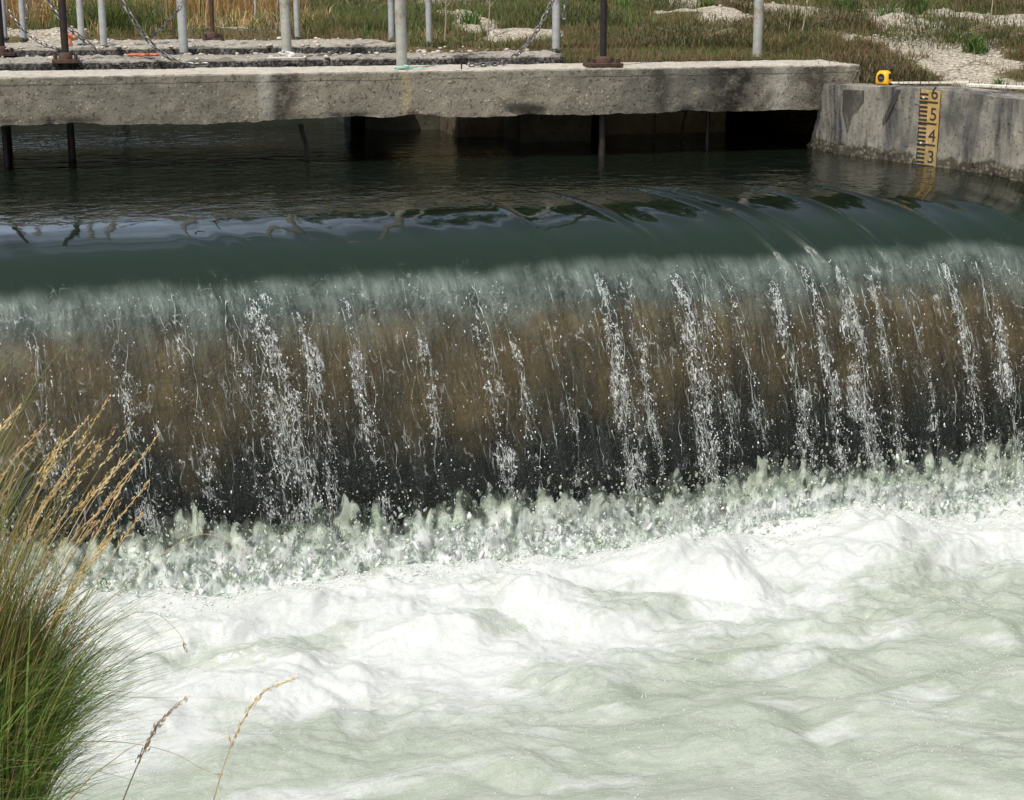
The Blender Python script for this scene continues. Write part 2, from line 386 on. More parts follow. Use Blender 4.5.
def mat_splash():
    m = N('splash_water'); op = m.attr('op')
    n1 = m.noise(1, 4, .6, m.coord((34, 28, 13)), .9)
    col = m.mix(m.ramp(n1, [(.35, 0), (.7, 1)]), (.485, .545, .43), (.65, .70, .60))
    col = m.mix(m.ramp(m.math('ADD', m.attr('aer'), m.math('MULTIPLY', m.math('SUBTRACT', m.noise(16, 5, .65), .5), .9)), [(.35, 0), (.75, 1)]), col, (.70, .725, .70))
    nr = m.bump(n1, .006)
    d = m.pbr(col, .32, nr, spec=.5)
    tr = m.n('ShaderNodeBsdfTransparent'); m.put(tr.inputs[0], (.92, .97, .92))
    gl = m.n('ShaderNodeBsdfGlossy'); m.put(gl.inputs['Roughness'], .06); m.t.links.new(nr, gl.inputs['Normal'])
    fr = m.n('ShaderNodeFresnel'); m.put(fr.inputs['IOR'], 1.33); m.t.links.new(nr, fr.inputs['Normal'])
    clear = m.mixs(fr.outputs[0], tr.outputs[0], gl.outputs[0])
    return m.done(m.mixs(m.math('MULTIPLY', op, m.ramp(n1, [(.3, .85), (.6, 1)])), clear, d))
M['splash'] = mat_splash()

def mat_drop(name, white, col):
    m = N(name)
    d = m.n('ShaderNodeBsdfDiffuse'); m.put(d.inputs[0], col)
    tr = m.n('ShaderNodeBsdfTransparent'); m.put(tr.inputs[0], (.86, .92, .88))
    gl = m.n('ShaderNodeBsdfGlossy'); m.put(gl.inputs['Roughness'], .12)
    fr = m.n('ShaderNodeFresnel'); m.put(fr.inputs['IOR'], 1.4)
    return m.done(m.mixs(fr.outputs[0], m.mixs(white, tr.outputs[0], d.outputs[0]), gl.outputs[0]))
M['drop'] = mat_drop('water_drop', .8, (.93, .94, .93))
M['strand'] = mat_drop('water_strand', .42, (.70, .76, .70))

# ------------------------------------------------------------------ light
w = bpy.data.worlds.new('World'); S.world = w; w.use_nodes = True
nt = w.node_tree; nt.nodes.clear()
sky = nt.nodes.new('ShaderNodeTexSky'); sky.sky_type = 'NISHITA'; sky.sun_disc = False
SUN = np.array([-.36, -.38, .85]); SUN /= np.linalg.norm(SUN)
el = math.asin(SUN[2]); az = math.atan2(SUN[0], SUN[1])
sky.sun_elevation = el; sky.sun_rotation = az
bg = nt.nodes.new('ShaderNodeBackground'); bg.inputs['Strength'].default_value = .13; sky.dust_density = 3.0
wo = nt.nodes.new('ShaderNodeOutputWorld'); hs = nt.nodes.new('ShaderNodeHueSaturation'); hs.inputs['Saturation'].default_value = .62; nt.links.new(sky.outputs[0], hs.inputs['Color']); 
tcw = nt.nodes.new('ShaderNodeTexCoord'); nzw = nt.nodes.new('ShaderNodeTexNoise'); nzw.inputs['Scale'].default_value = 3.2; nzw.inputs['Detail'].default_value = 6
mpw = nt.nodes.new('ShaderNodeMapping'); mpw.inputs['Scale'].default_value = (1, 1, 2.6); nt.links.new(tcw.outputs['Generated'], mpw.inputs[0]); nt.links.new(mpw.outputs[0], nzw.inputs['Vector'])
dtw = nt.nodes.new('ShaderNodeVectorMath'); dtw.operation = 'DOT_PRODUCT'; dtw.inputs[1].default_value = (-.12, .93, .34); nt.links.new(tcw.outputs['Generated'], dtw.inputs[0])  # bright cloud patch added in this direction to brighten the band mirrored in the lip
adw = nt.nodes.new('ShaderNodeMath'); adw.operation = 'MULTIPLY_ADD'; nt.links.new(nzw.outputs['Fac'], adw.inputs[0]); adw.inputs[1].default_value = .55; nt.links.new(dtw.outputs['Value'], adw.inputs[2])
rpw = nt.nodes.new('ShaderNodeValToRGB'); rpw.color_ramp.elements[0].position = 0.; rpw.color_ramp.elements[1].position = 1.
mrw = nt.nodes.new('ShaderNodeMapRange'); mrw.interpolation_type = 'SMOOTHSTEP'; nt.links.new(adw.outputs[0], mrw.inputs['Value']); mrw.inputs['From Min'].default_value = 1.15; mrw.inputs['From Max'].default_value = 1.32
mxw = nt.nodes.new('ShaderNodeMix'); mxw.data_type = 'RGBA'; nt.links.new(mrw.outputs['Result'], mxw.inputs[0]); nt.links.new(hs.outputs[0], mxw.inputs[6]); mxw.inputs[7].default_value = (6.9, 8.5, 10.8, 1)
nt.nodes.remove(rpw); nt.links.new(mxw.outputs[2], bg.inputs[0]); nt.links.new(bg.outputs[0], wo.inputs[0])
ld = bpy.data.lights.new('sun', 'SUN'); ld.energy = 3.25; ld.angle = R(.53); ld.color = (1, .955, .88)
lo = link(bpy.data.objects.new('sun', ld))
from mathutils import Vector
lo.rotation_euler = Vector(SUN).to_track_quat('Z', 'Y').to_euler()
S.view_settings.view_transform = 'Standard'; S.view_settings.look = 'None'; S.view_settings.gamma = 1
S.view_settings.exposure = 0.16
S.render.engine = 'CYCLES'
S.cycles.use_denoising = True; S.cycles.transparent_max_bounces = 24; S.cycles.max_bounces = 7
S.cycles.sample_clamp_indirect = 8

# ------------------------------------------------------------------ layout constants
SLABY = 8.52                       # front face of the beam
def wallx(Y): return 3.886 + (8.46 - Y) * .331    # face of the right bank wall
WDIR = np.array([.331, -1.0]); WDIR /= np.linalg.norm(WDIR)   # along the wall, towards the camera
BASEY = 5.95; POOLZ = -1.22

# nappe profile: (Y, z)
PROF = np.array([(7.6, 0.), (7.25, -.002), (7.0, -.010), (6.78, -.028), (6.58, -.065), (6.42, -.125), (6.29, -.215), (6.20, -.33),
                 (6.135, -.47), (6.085, -.64), (6.045, -.82), (6.01, -1.0), (5.98, -1.22), (5.965, -1.38)])
def catmull(P, n):
    P = np.vstack([2 * P[0] - P[1], P, 2 * P[-1] - P[-2]]); out = []
    for i in range(1, len(P) - 2):
        t = np.linspace(0, 1, n, endpoint=False)[:, None]
        a, b, c, d = P[i - 1], P[i], P[i + 1], P[i + 2]
        out.append(.5 * (2 * b + (c - a) * t + (2 * a - 5 * b + 4 * c - d) * t ** 2 + (3 * b - a - 3 * c + d) * t ** 3))
    return np.vstack(out + [P[-2][None]])
PP = catmull(PROF, 60)
seg = np.concatenate([[0], np.cumsum(np.linalg.norm(np.diff(PP, axis=0), axis=1))])
def skew(X): return .045 * (np.asarray(X) - 1.5)
def prof_at(s): return np.interp(s, seg, PP[:, 0]), np.interp(s, seg, PP[:, 1])
PLEN = seg[-1]

STREAMS = [(6.2 * math.tan(R(14) + math.atan((px - 512) / 1650)), st, wd) for px, st, wd in (
    (-60, .4, .07), (15, .35, .07), (100, .45, .05), (165, .4, .05), (218, .35, .04), (255, 1.25, .085), (290, .6, .05), (338, .7, .035), (405, .3, .05), (470, .55, .045), (500, .4, .03), (545, .25, .04),
    (603, 1.1, .045), (628, .45, .03), (684, 1.3, .055), (708, .6, .03), (735, .4, .04), (782, .8, .04), (818, .75, .035), (850, 1.2, .055), (880, .55, .03), (915, .3, .04), (962, .9, .045), (1000, .7, .05))]
DRIFT = .14

# ------------------------------------------------------------------ upstream water + nappe: one sheet
def build_water():
    xs = np.concatenate([np.arange(-3.4, -.7, .03), np.arange(-.7, 4.45, .0058), np.arange(4.45, 4.9, .03)])
    pond = np.concatenate([np.linspace(12.2, 9, 40, endpoint=False), np.linspace(9, 7.6, 60, endpoint=False)])
    s = np.concatenate([np.linspace(0, .75, 60, endpoint=False), np.arange(.75, PLEN, .0058)])
    py, pz = prof_at(s)
    Y1 = np.concatenate([pond, py]); Z1 = np.concatenate([np.zeros(len(pond)), pz])
    ds = np.concatenate([np.zeros(len(pond)), s])
    ty, tz = np.gradient(Y1), np.gradient(Z1); L = np.hypot(ty, tz) + 1e-9
    ny, nz = tz / L, -ty / L      # outward normal (up / towards camera)
    X, Yg = np.meshgrid(xs, Y1); Zg = np.repeat(Z1[:, None], len(xs), 1); D = np.repeat(ds[:, None], len(xs), 1)
    fallz = np.clip(-Zg, 0, 2)
    f = sstep(.10, .5, fallz)
    # streaky relief that grows while falling
    xx = X - DRIFT * fallz + .02 * perlin(X * 3, fallz * 2, 5.)
    rid = np.abs(perlin(xx * 14, D * 1.6, 1.)) + .5 * np.abs(perlin(xx * 33, D * 3.2, 2.)) 
    h = f * (.030 * (.45 - rid) + .004 * perlin(xx * 60, D * 5, 3.) + .002 * perlin(xx * 110, D * 40, 4.))
    lipf = sstep(.0, .06, fallz) * (1 - .5 * f)
    h = h + lipf * (.010 * perlin(X * 2.2, D * .7, 8.) + .0065 * perlin((X - .4 * D) * 7, D * .9, 9.))
    # a few sharper standing folds that cross the lip
    for x0, sl, a in ((2.58, .40, .015), (2.72, .46, .020), (3.08, .36, .009), (3.42, .42, .007), (2.12, .35, .006), (1.7, .2, .004)):
        u = X - (x0 + sl * (D - .9)); h = h + a * np.exp(-(u / .022) ** 2) * sstep(.25, .6, D) * (1 - .6 * f)
    ripp = .0022 * perlin(X * 6, Yg * 8, 0) + .001 * perlin(X * 17, Yg * 20, 3)
    h = h + ripp * (1 - lipf) * (1 - .8 * sstep(.003, .02, fallz))
    # drawdown against the bank wall on the right
    wx = wallx(Yg); dd = .09 * np.exp(-np.clip(wx - X, 0, 9) / .30) * sstep(7.2, 6.5, Yg)
    V = np.stack([X, Yg + skew(X) * sstep(9., 7.4, Yg) + h * ny[:, None] - dd * .8, Zg + h * nz[:, None] - dd], -1).reshape(-1, 3)
    # physical state of the water
    wav = .03 * fbm(X * 1.3, 0, 2., 2)
    thick = 1 - sstep(.17, .36, fallz + wav)
    thick = np.maximum(thick, .0)
    xd = X - DRIFT * fallz
    veil = sstep(.165, .225, fallz + wav + .014 * fbm(xd * 9, D * 2, 0, 3)) * (1 - sstep(.24, .46, fallz + wav + .10 * fbm(xd * 6, D * 3, 9., 4)))
    aer = .28 * veil * np.clip(.75 + .55 * fbm(xd * 6, D * 7, 3., 3) + .22 * fbm(xd * 34, D * 22, 3., 3) + .28 * fbm(xd * 55, D * 7, 23., 2), 0, 2)
    strk = sstep(.12, .5, fbm(xx * 26, D * 2.2, 12., 3)) * sstep(.25, .5, fallz)
    aer = np.clip(np.maximum(aer, .03 * strk), 0, .8)
    turb = 0
    for cx, st, wd in STREAMS:
        u = (X - cx - DRIFT * np.clip(fallz - .2, -.1, 2) - .035 * perlin(fallz * 3.2, cx * 9, 3.) - .014 * perlin(fallz * 9, cx * 5, 7.)) / (wd * (.35 + .55 * np.clip(fallz, 0, 1)) * (1 + .5 * perlin(fallz * 5, cx * 13, 11.)))
        turb = np.maximum(turb, min(st, 1.3) * np.exp(-u * u) * np.clip(.72 + .95 * perlin(fallz * 4.5, cx * 21, 15.), .08, 1.1))
    turb = turb * sstep(.16, .30, fallz) * np.clip(.60 + 1.0 * fbm(xx * 13, D * 6, 61., 3), .05, 1.3)
    turb = np.clip(turb + .20 * sstep(.26, .45, fallz) + .02 * veil, 0, 1.4)
    aer = np.clip(aer + .20 * np.clip(turb - .45, 0, 1) * sstep(.25, .6, fbm(xx * 45, D * 26, 71., 4) + .25), 0, .8)
    calm = (1 - .93 * sstep(.004, .022, fallz)) * (1 - sstep(.03, .07, fallz)) 
    lipg = sstep(.03, .09, fallz)
    fall = sstep(.12, .32, fallz)
    raw_o = raw('water', V, grid_faces(len(Y1), len(xs))[:, ::-1], M['water'], None, True,
                dict(thick=thick.ravel(), aer=aer.ravel(), calm=calm.ravel(), lipg=lipg.ravel(), fall=fall.ravel(), turb=turb.ravel()))
    tag(raw_o, 'dark green river water bending over the weir crest in a clear falling sheet', 'water', kind='structure')
build_water()

# ------------------------------------------------------------------ weir body under the sheet
def mat_weir():
    m = N('weir_concrete'); c = m.coord(); z = m.sep(c)[2]
    a = m.noise(3.2, 5, .6); b = m.noise(1, 5, .65, m.coord((7, 4, 1.3)))
    col = m.mix(m.ramp(a, [(.35, 0), (.65, 1)]), (.135, .10, .062), (.32, .205, .10))
    col = m.mix(m.ramp(b, [(.42, 0), (.7, .75)]), col, (.055, .046, .036))
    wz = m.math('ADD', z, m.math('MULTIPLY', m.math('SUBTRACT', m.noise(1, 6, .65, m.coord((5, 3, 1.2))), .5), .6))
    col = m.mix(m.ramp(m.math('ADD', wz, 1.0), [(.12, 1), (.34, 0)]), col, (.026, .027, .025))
    return m.done(m.pbr(col, .6, m.bump(m.math('ADD', a, b), .02)))
def build_weir():
    xs = np.arange(-3.4, 4.85, .03)
    s = np.linspace(.55, PLEN, 110); y, z = prof_at(s)
    ty, tz = np.gradient(y), np.gradient(z); L = np.hypot(ty, tz); ny, nz = tz / L, -ty / L
    off = np.interp(-z, [0, .05, .2, .35, .6, 1.3], [.27, .24, .15, .085, .06, .05])
    Y = y - ny * off; Z = z - nz * off
    Y = np.concatenate([[7.6, 7.3], Y, [5.9, 7.6, 7.6]]); Z = np.concatenate([[-1.6, -.5], Z, [-1.7, -1.7, -1.6]])
    X, Yg = np.meshgrid(xs, Y); Zg = np.repeat(Z[:, None], len(xs), 1)
    d = .012 * fbm(X * 5, Zg * 5, 2., 4)
    V = np.stack([X, Yg + d + skew(X), Zg + d * .3], -1).reshape(-1, 3)
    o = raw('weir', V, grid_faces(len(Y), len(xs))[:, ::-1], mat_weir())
    tag(o, 'brown stained concrete weir wall behind the falling water, dark towards its foot', 'weir')
build_weir()

# ------------------------------------------------------------------ churned pool
def pool_h(X, Y):
    t = BASEY + skew(X) - Y
    wx = X + .12 * perlin(X * 1.7, Y * 1.7, 4.) ; wy = Y + .12 * perlin(X * 1.7 + 9, Y * 1.7, 6.)
    hump = np.exp(-((t - .42) / .36) ** 2)
    A = .050 + .075 * np.exp(-((t - .6) / .75) ** 2)
    bil = lambda x, y, z: np.sqrt(perlin(x, y, z) ** 2 + .018) - .10
    h = POOLZ + .07 * hump * (1 + .7 * perlin(X * 1.6, Y * 1.2, 11.))
    h = h + A * (1.25 * bil(wx * 1.25, wy * 2.0, 1.) + .85 * bil(wx * 3.0, wy * 4.0, 2.) + .30 * bil(wx * 7.5, wy * 9.5, 3.) - .45)
    fo = np.exp(-((t - .6) / .8) ** 2)
    h = h + (.3 + fo) * (.010 * bil(wx * 17, wy * 20, 4.) + .003 * perlin(wx * 43, wy * 47, 5.) + .0014 * perlin(wx * 95, wy * 100, 6.))
    return h, t, wx, wy
def build_pool():
    ys = [-12., -6, -2, 0, 1, 2, 2.6]; y = 3.0
    while y < 6.10: ys.append(y); y += .0048 + .0012 * (y - 3)
    ys = np.array(ys)
    xs = np.concatenate([np.linspace(-3.4, -.55, 30, endpoint=False), np.arange(-.55, 3.95, .0062), np.linspace(3.95, 9, 40)])
    X, Y = np.meshgrid(xs, ys)
    h, t, wx, wy = pool_h(X, Y)
    endt = 1.50 - .17 * np.clip(X - 0, 0, 4) + .30 * fbm(X * 1.1, Y * 1.3, 20., 4)
    m = sstep(endt + .22, endt - .25, t) * sstep(-.08, .14, t + .05 * fbm(X * 5, Y * 5, 2., 3))
    m = m * (1 - .62 * sstep(.12, .5, fbm(wx * 1.9, wy * 2.8, 31., 4)))
    streak = sstep(.05, .55, fbm(wx * 2.0 + .3 * wy, wy * 4.5, 41., 4)) * .6
    m = np.clip(np.maximum(m, streak * sstep(4.2, 1.2, t) + .04), 0, 1)
    o = raw('water', np.stack([X, Y, h], -1).reshape(-1, 3), grid_faces(len(ys), len(xs)), M['pool'], None, True, dict(foam=m.ravel()))
    tag(o, 'churning pale green water and white foam below the weir', 'water', kind='structure')
build_pool()
def build_sparkle_specks():
    n = 30000; y = 3.4 + 2.55 * RNG.random(n); x = -.4 + 4.6 * RNG.random(n)
    d = fbm(x * 1.6, y * 2.2, 91., 3) + .35 * fbm(x * 7, y * 9, 95., 3) + .5 * np.exp(-((x - 2.05) / .28) ** 2 - ((y - 3.95) / .2) ** 2); k = RNG.random(n) < np.clip(.25 + .9 * d, .05, 1)
    x, y = x[k], y[k]; h = pool_h(x, y)[0]; r = .0005 + .0019 * RNG.random(len(x)) ** 4
    o = blobs('bubble_sparkle_specks', np.stack([x, y, h + r * .5], 1), r, np.full(len(x), .9), M['drop']); tag(o, 'white specks for bubbles and sun sparkle on the churned water', 'bubbles', kind='stuff')  # near-white specks stand in for sun sparkle as well as bubbles

# ------------------------------------------------------------------ boiling fringe at the foot of the fall
def build_splash():
    Vs, Fs, Os, As, off = [], [], [], [], 0
    xs = np.arange(-3.0, 4.4, .0055)
    for k, (dy, base_h, fin, opq) in enumerate(((-.010, .19, .30, .92), (-.055, .165, .24, .97), (-.11, .135, .18, 1.0), (-.18, .085, .12, 1.0), (-.25, .04, .08, 1.0))):
        n1 = perlin(xs * 2.1, k * 7.1, 1.); n2 = np.abs(perlin(xs * 9, k * 5.3, 2.)); n3 = np.abs(perlin(xs * 24, k * 3.3, 3.)); n4 = perlin(xs * 55, k, 4.)
        spike = 0
        for _ in range(260):
            a_, c_ = RNG.random() ** 4, RNG.uniform(-.8, 4.3); w_ = RNG.uniform(.008, .05) * (1 - .75 * a_) + .003
            spike = np.maximum(spike, (.03 + .16 * RNG.random() + .22 * a_) * np.exp(-(np.abs(xs - c_ - .01 * perlin(xs * 30, k, 1.)) / w_) ** RNG.uniform(1.6, 3.5)))
        top = -1.21 + base_h * (1 + .5 * n1) + .13 * n2 - .06 + .04 * n3 + .003 * n4 + fin * spike
        nv = 44
        t = np.linspace(0, 1, nv)[:, None]
        Z = -1.36 + (top[None, :] + 1.36) * t
        X = np.repeat(xs[None, :], nv, 0)
        tz = np.repeat(t, len(xs), 1)
        lump = .030 * perlin(X * 8, Z * 9, k * 2.) + .016 * perlin(X * 20, Z * 13, k * 3.) + .003 * perlin(X * 50, Z * 36, k)
        Y = BASEY + skew(X) + dy - .10 * (1 - tz) ** 1.5 - lump * (1.1 - .35 * tz)
        X = X + .014 * perlin(X * 9, Z * 11, k + 30.) * tz
        op = opq * (1 - .45 * sstep(.5, 1.0, tz + .35 * fbm(X * 15, Z * 10, k + 3., 3))) * (.12 + .88 * sstep(-.02, .08, .90 - tz + .45 * fbm(X * 16, Z * 12, k + 40., 3)))
        ae = np.clip(1.30 - (Z + 1.30) / .26 + .14 * k, 0, 1)
        V = np.stack([X, Y, Z], -1).reshape(-1, 3)
        Vs.append(V); Fs.append(grid_faces(nv, len(xs)) + off); Os.append(op.ravel()); As.append(ae.ravel()); off += len(V)
    o = raw('splash', np.concatenate(Vs), np.concatenate(Fs), M['splash'], None, True, dict(op=np.concatenate(Os), aer=np.concatenate(As)))
    tag(o, 'ragged greenish splash fringe leaping at the foot of the falling water', 'splash', kind='stuff')
build_splash()
def ico2():
    v, f = ico(); v = list(map(tuple, v)); mid = {}; out = []
    def m_(a, b):
        k = (min(a, b), max(a, b))
        if k not in mid:
            p = np.array(v[a]) + np.array(v[b]); p /= np.linalg.norm(p); mid[k] = len(v); v.append(tuple(p))
        return mid[k]
    for a, b, c in f:
        ab, bc, ca = m_(a, b), m_(b, c), m_(c, a); out += [(a, ab, ca), (b, bc, ab), (c, ca, bc), (ab, bc, ca)]
    return np.array(v), np.array(out)
def build_spray():
    v, f = ico2(); nv = len(v)
    n1, n2 = 6000, 6500
    # torn water thrown up along the foot of the fall
    x = RNG.uniform(-.8, 4.25, n1); u = RNG.random(n1) ** 1.7
    clump = np.clip(1 + .9 * perlin(x * 3.1, 0, 51.) + .6 * perlin(x * 9.5, 0, 52.), .25, 2.2)
    z = -1.17 + u * .24 * clump; y = BASEY + skew(x) - .02 - .24 * RNG.random(n1) * (1 - .6 * u)
    r_ = (.0016 + .0075 * RNG.random(n1) ** 2.6) * (1.25 - .75 * u); st = 1.0 + 1.5 * RNG.random(n1) ** 2
    op = np.clip(.62 - .45 * u + .35 * RNG.normal(size=n1), .05, 1); ae = np.clip(.95 - 1.0 * u + .35 * RNG.normal(size=n1), 0, 1)
    # froth clots where the splash falls back on the foam
    x2 = RNG.uniform(-.8, 4.25, n2); t2 = .10 + .32 * RNG.random(n2) ** 1.4; y2 = BASEY + skew(x2) - t2
    r2 = .0012 + .0045 * RNG.random(n2) ** 3; z2 = pool_h(x2, y2)[0] + r2 * .1 + .07 * np.exp(-t2 / .10) * RNG.random(n2) ** 1.5
    P = np.stack([np.concatenate([x, x2]), np.concatenate([y, y2]), np.concatenate([z, z2])], 1); R_ = np.concatenate([r_, r2]); ST = np.concatenate([st, np.full(n2, .75)])
    OP = np.concatenate([op, np.ones(n2)]); AE = np.concatenate([ae, np.clip(.55 + .5 * RNG.normal(size=n2) + t2 * 1.5, 0, 1.4)])
    off = P[:, None] * 37.
    dv = v[None] * 1.3 + off
    wob = 1 + .7 * perlin(dv[..., 0], dv[..., 1], dv[..., 2])
    ln = RNG.normal(0, .35, (len(P), 2))
    V = v[None] * (R_[:, None] * wob)[..., None]
    zz = V[..., 2] * ST[:, None]; V = np.stack([V[..., 0] + zz * ln[:, :1], V[..., 1] + zz * ln[:, 1:] * .6, zz], -1) + P[:, None]
    Fc = (f[None] + nv * np.arange(len(P))[:, None, None]).reshape(-1, 3)
    o = raw('splash', V.reshape(-1, 3), Fc, M['splash'], None, True, dict(op=np.repeat(OP, nv), aer=np.repeat(AE, nv)))
    tag(o, 'torn blobs of pale water and froth thrown up where the fall meets the foam', 'splash', kind='stuff')

# ------------------------------------------------------------------ strands and drops on the nappe
zs_lut = np.linspace(0, PLEN, 600); ylut, zlut = prof_at(zs_lut)
def sheet_y(z, x): return np.interp(-np.asarray(z), -zlut, ylut) + skew(x)
def build_strands():
    mb_v, mb_f, off = [], [], 0
    th = np.arange(5) / 5 * 2 * math.pi
    def tube(P, rad):
        nonlocal off
        m = len(P); t = np.gradient(P, axis=0); t /= np.linalg.norm(t, axis=1)[:, None] + 1e-9
        a = np.cross(t, [0, 1, .01]); a /= np.linalg.norm(a, axis=1)[:, None] + 1e-9; b = np.cross(t, a)
        v = P[:, None] + rad[:, None, None] * (a[:, None] * np.cos(th)[None, :, None] + b[:, None] * np.sin(th)[None, :, None])
        i = np.arange(m - 1)[:, None] * 5; k = np.arange(5)[None]
        f = np.stack([i + k, i + (k + 1) % 5, i + 5 + (k + 1) % 5, i + 5 + k], -1).reshape(-1, 4)
        mb_v.append(v.reshape(-1, 3)); mb_f.append(f + off); off += m * 5
    def strand(x, z0, z1, cx, wd, r0):
        n = max(6, int((z0 - z1) / .011)); z = np.linspace(z0, z1, n)
        k = 0; X = np.empty(n); v = 0
        for i in range(n):
            v = .8 * v + RNG.normal(0, .0016) - .0006 * (x - cx) / max(wd, .02)
            x += v + DRIFT * .011; cx += DRIFT * .011; X[i] = x + (RNG.normal(0, .004) if RNG.random() < .12 else 0)
        out = .012 + .02 * np.abs(perlin(X * 9, z * 6, 5.)) + .01 * RNG.random()
        P = np.stack([X, sheet_y(z, X) - out, z + RNG.normal(0, .0015, n)], 1)
        rad = r0 * np.clip(.35 + 1.7 * perlin(z * 28 + x * 50, x * 31, 1.), .10, 1.8)
        rad[0] = rad[-1] = .0003
        tube(P, rad)
        return P
    for cx, st, wd in STREAMS:
        for _ in range(int(9 * st) + 2):
            z0 = -.20 - RNG.random() ** 1.6 * .62; ln = .08 + RNG.random() * .42
            P = strand(cx + DRIFT * (-z0 - .2) + RNG.normal(0, wd * .55), z0, max(-1.14, z0 - ln), cx + DRIFT * (-z0 - .2), wd, .0010 + .0016 * RNG.random() ** 2)
            if RNG.random() < .6 and len(P) > 12:
                q = P[RNG.integers(3, len(P) - 6)]
                strand(q[0], q[2], max(-1.14, q[2] - .05 - .2 * RNG.random()), q[0] + RNG.normal(0, .03), wd, .0012)
        # small closed loops: bubbles and folds caught in the stream
        for _ in range(int(2 * st)):
            z = -.3 - RNG.random() ** .7 * .8; x = cx + DRIFT * (-z - .2) + RNG.normal(0, wd * .6); a, b = .005 + .012 * RNG.random(), .008 + .022 * RNG.random()
            u = np.linspace(0, 2 * math.pi * RNG.uniform(.55, 1.), 16); ph = RNG.random() * 6
            X = x + a * np.cos(u + ph) * (1 + .3 * np.sin(3 * u)); Z = z + b * np.sin(u + ph)
            tube(np.stack([X, sheet_y(Z, X) - .025 - .006 * np.sin(2 * u), Z], 1), np.full(16, .0011) * (.6 + .8 * RNG.random(16)))
    for _ in range(220):    # scattered short ones everywhere
        x = RNG.uniform(-.5, 4.); z0 = -.33 - RNG.random() * .5
        strand(x, z0, max(-1.14, z0 - .04 - .15 * RNG.random()), x, .05, .0008 + .0008 * RNG.random())
    o = raw('water_strands', np.concatenate(mb_v), np.concatenate(mb_f), M['strand'])
    tag(o, 'twisting glassy strands of water running down the face of the fall', 'water strands', kind='stuff')
build_strands()

def ico():
    p = (1 + 5 ** .5) / 2
    v = np.array([(-1, p, 0), (1, p, 0), (-1, -p, 0), (1, -p, 0), (0, -1, p), (0, 1, p), (0, -1, -p), (0, 1, -p), (p, 0, -1), (p, 0, 1), (-p, 0, -1), (-p, 0, 1)], float)
    v /= np.linalg.norm(v[0])
    f = np.array([(0, 11, 5), (0, 5, 1), (0, 1, 7), (0, 7, 10), (0, 10, 11), (1, 5, 9), (5, 11, 4), (11, 10, 2), (10, 7, 6), (7, 1, 8), (3, 9, 4), (3, 4, 2), (3, 2, 6), (3, 6, 8), (3, 8, 9), (4, 9, 5), (2, 4, 11), (6, 2, 10), (8, 6, 7), (9, 8, 1)])
    return v, f
def blobs(name, P, rad, stretch, mat):
    v, f = ico(); n = len(P)
    sc = np.stack([rad, rad, rad * stretch], 1)
    V = (v[None] * sc[:, None] * (1 + .18 * RNG.normal(size=(n, 12, 1))) + P[:, None]).reshape(-1, 3)
    Fc = (f[None] + 12 * np.arange(n)[:, None, None]).reshape(-1, 3)
    return raw(name, V, Fc, mat)
def build_drops():
    xs, zs, rs = [], [], []
    wts = np.array([s for _, s, _ in STREAMS]); wts = wts / wts.sum()
    n = 5600
    k = RNG.choice(len(STREAMS), n, p=wts)
    cx = np.array([STREAMS[i][0] for i in k]); wd = np.array([STREAMS[i][2] for i in k])
    z1 = -.2 - RNG.random(n) ** .8 * .92; x1 = cx + DRIFT * (-z1 - .2) + RNG.normal(0, .8, n) * wd
    x2 = RNG.uniform(-.6, 4.2, 2000); z2 = -.30 - RNG.random(2000) ** .75 * .84
    x = np.concatenate([x1, x2]); z = np.concatenate([z1, z2])
    r = .0005 + .0022 * RNG.random(len(x)) ** 3.2; r[RNG.random(len(x)) < .012] *= 1.9
    y = sheet_y(z, x) - .012 - .03 * RNG.random(len(x))
    # flung drops above the boil
    m = 900; x3 = RNG.uniform(-.6, 4.2, m); z3 = -1.14 + np.abs(RNG.normal(0, .09, m)); y3 = BASEY + skew(x3) - .02 - .22 * RNG.random(m); r3 = .0007 + .0025 * RNG.random(m) ** 2.2
    P = np.stack([np.concatenate([x, x3]), np.concatenate([y, y3]), np.concatenate([z, z3])], 1)
    r = np.concatenate([r, r3])
    o = blobs('droplets_and_glints', P, r, 1 + 2.2 * RNG.random(len(r)) ** 2, M['drop'])  # white drops, many of them in place of sun glints on the fall
    tag(o, 'white droplets, doubling as sun glints, scattered over the falling water', 'droplets', kind='stuff')
build_drops()
build_sparkle_specks()
build_spray()

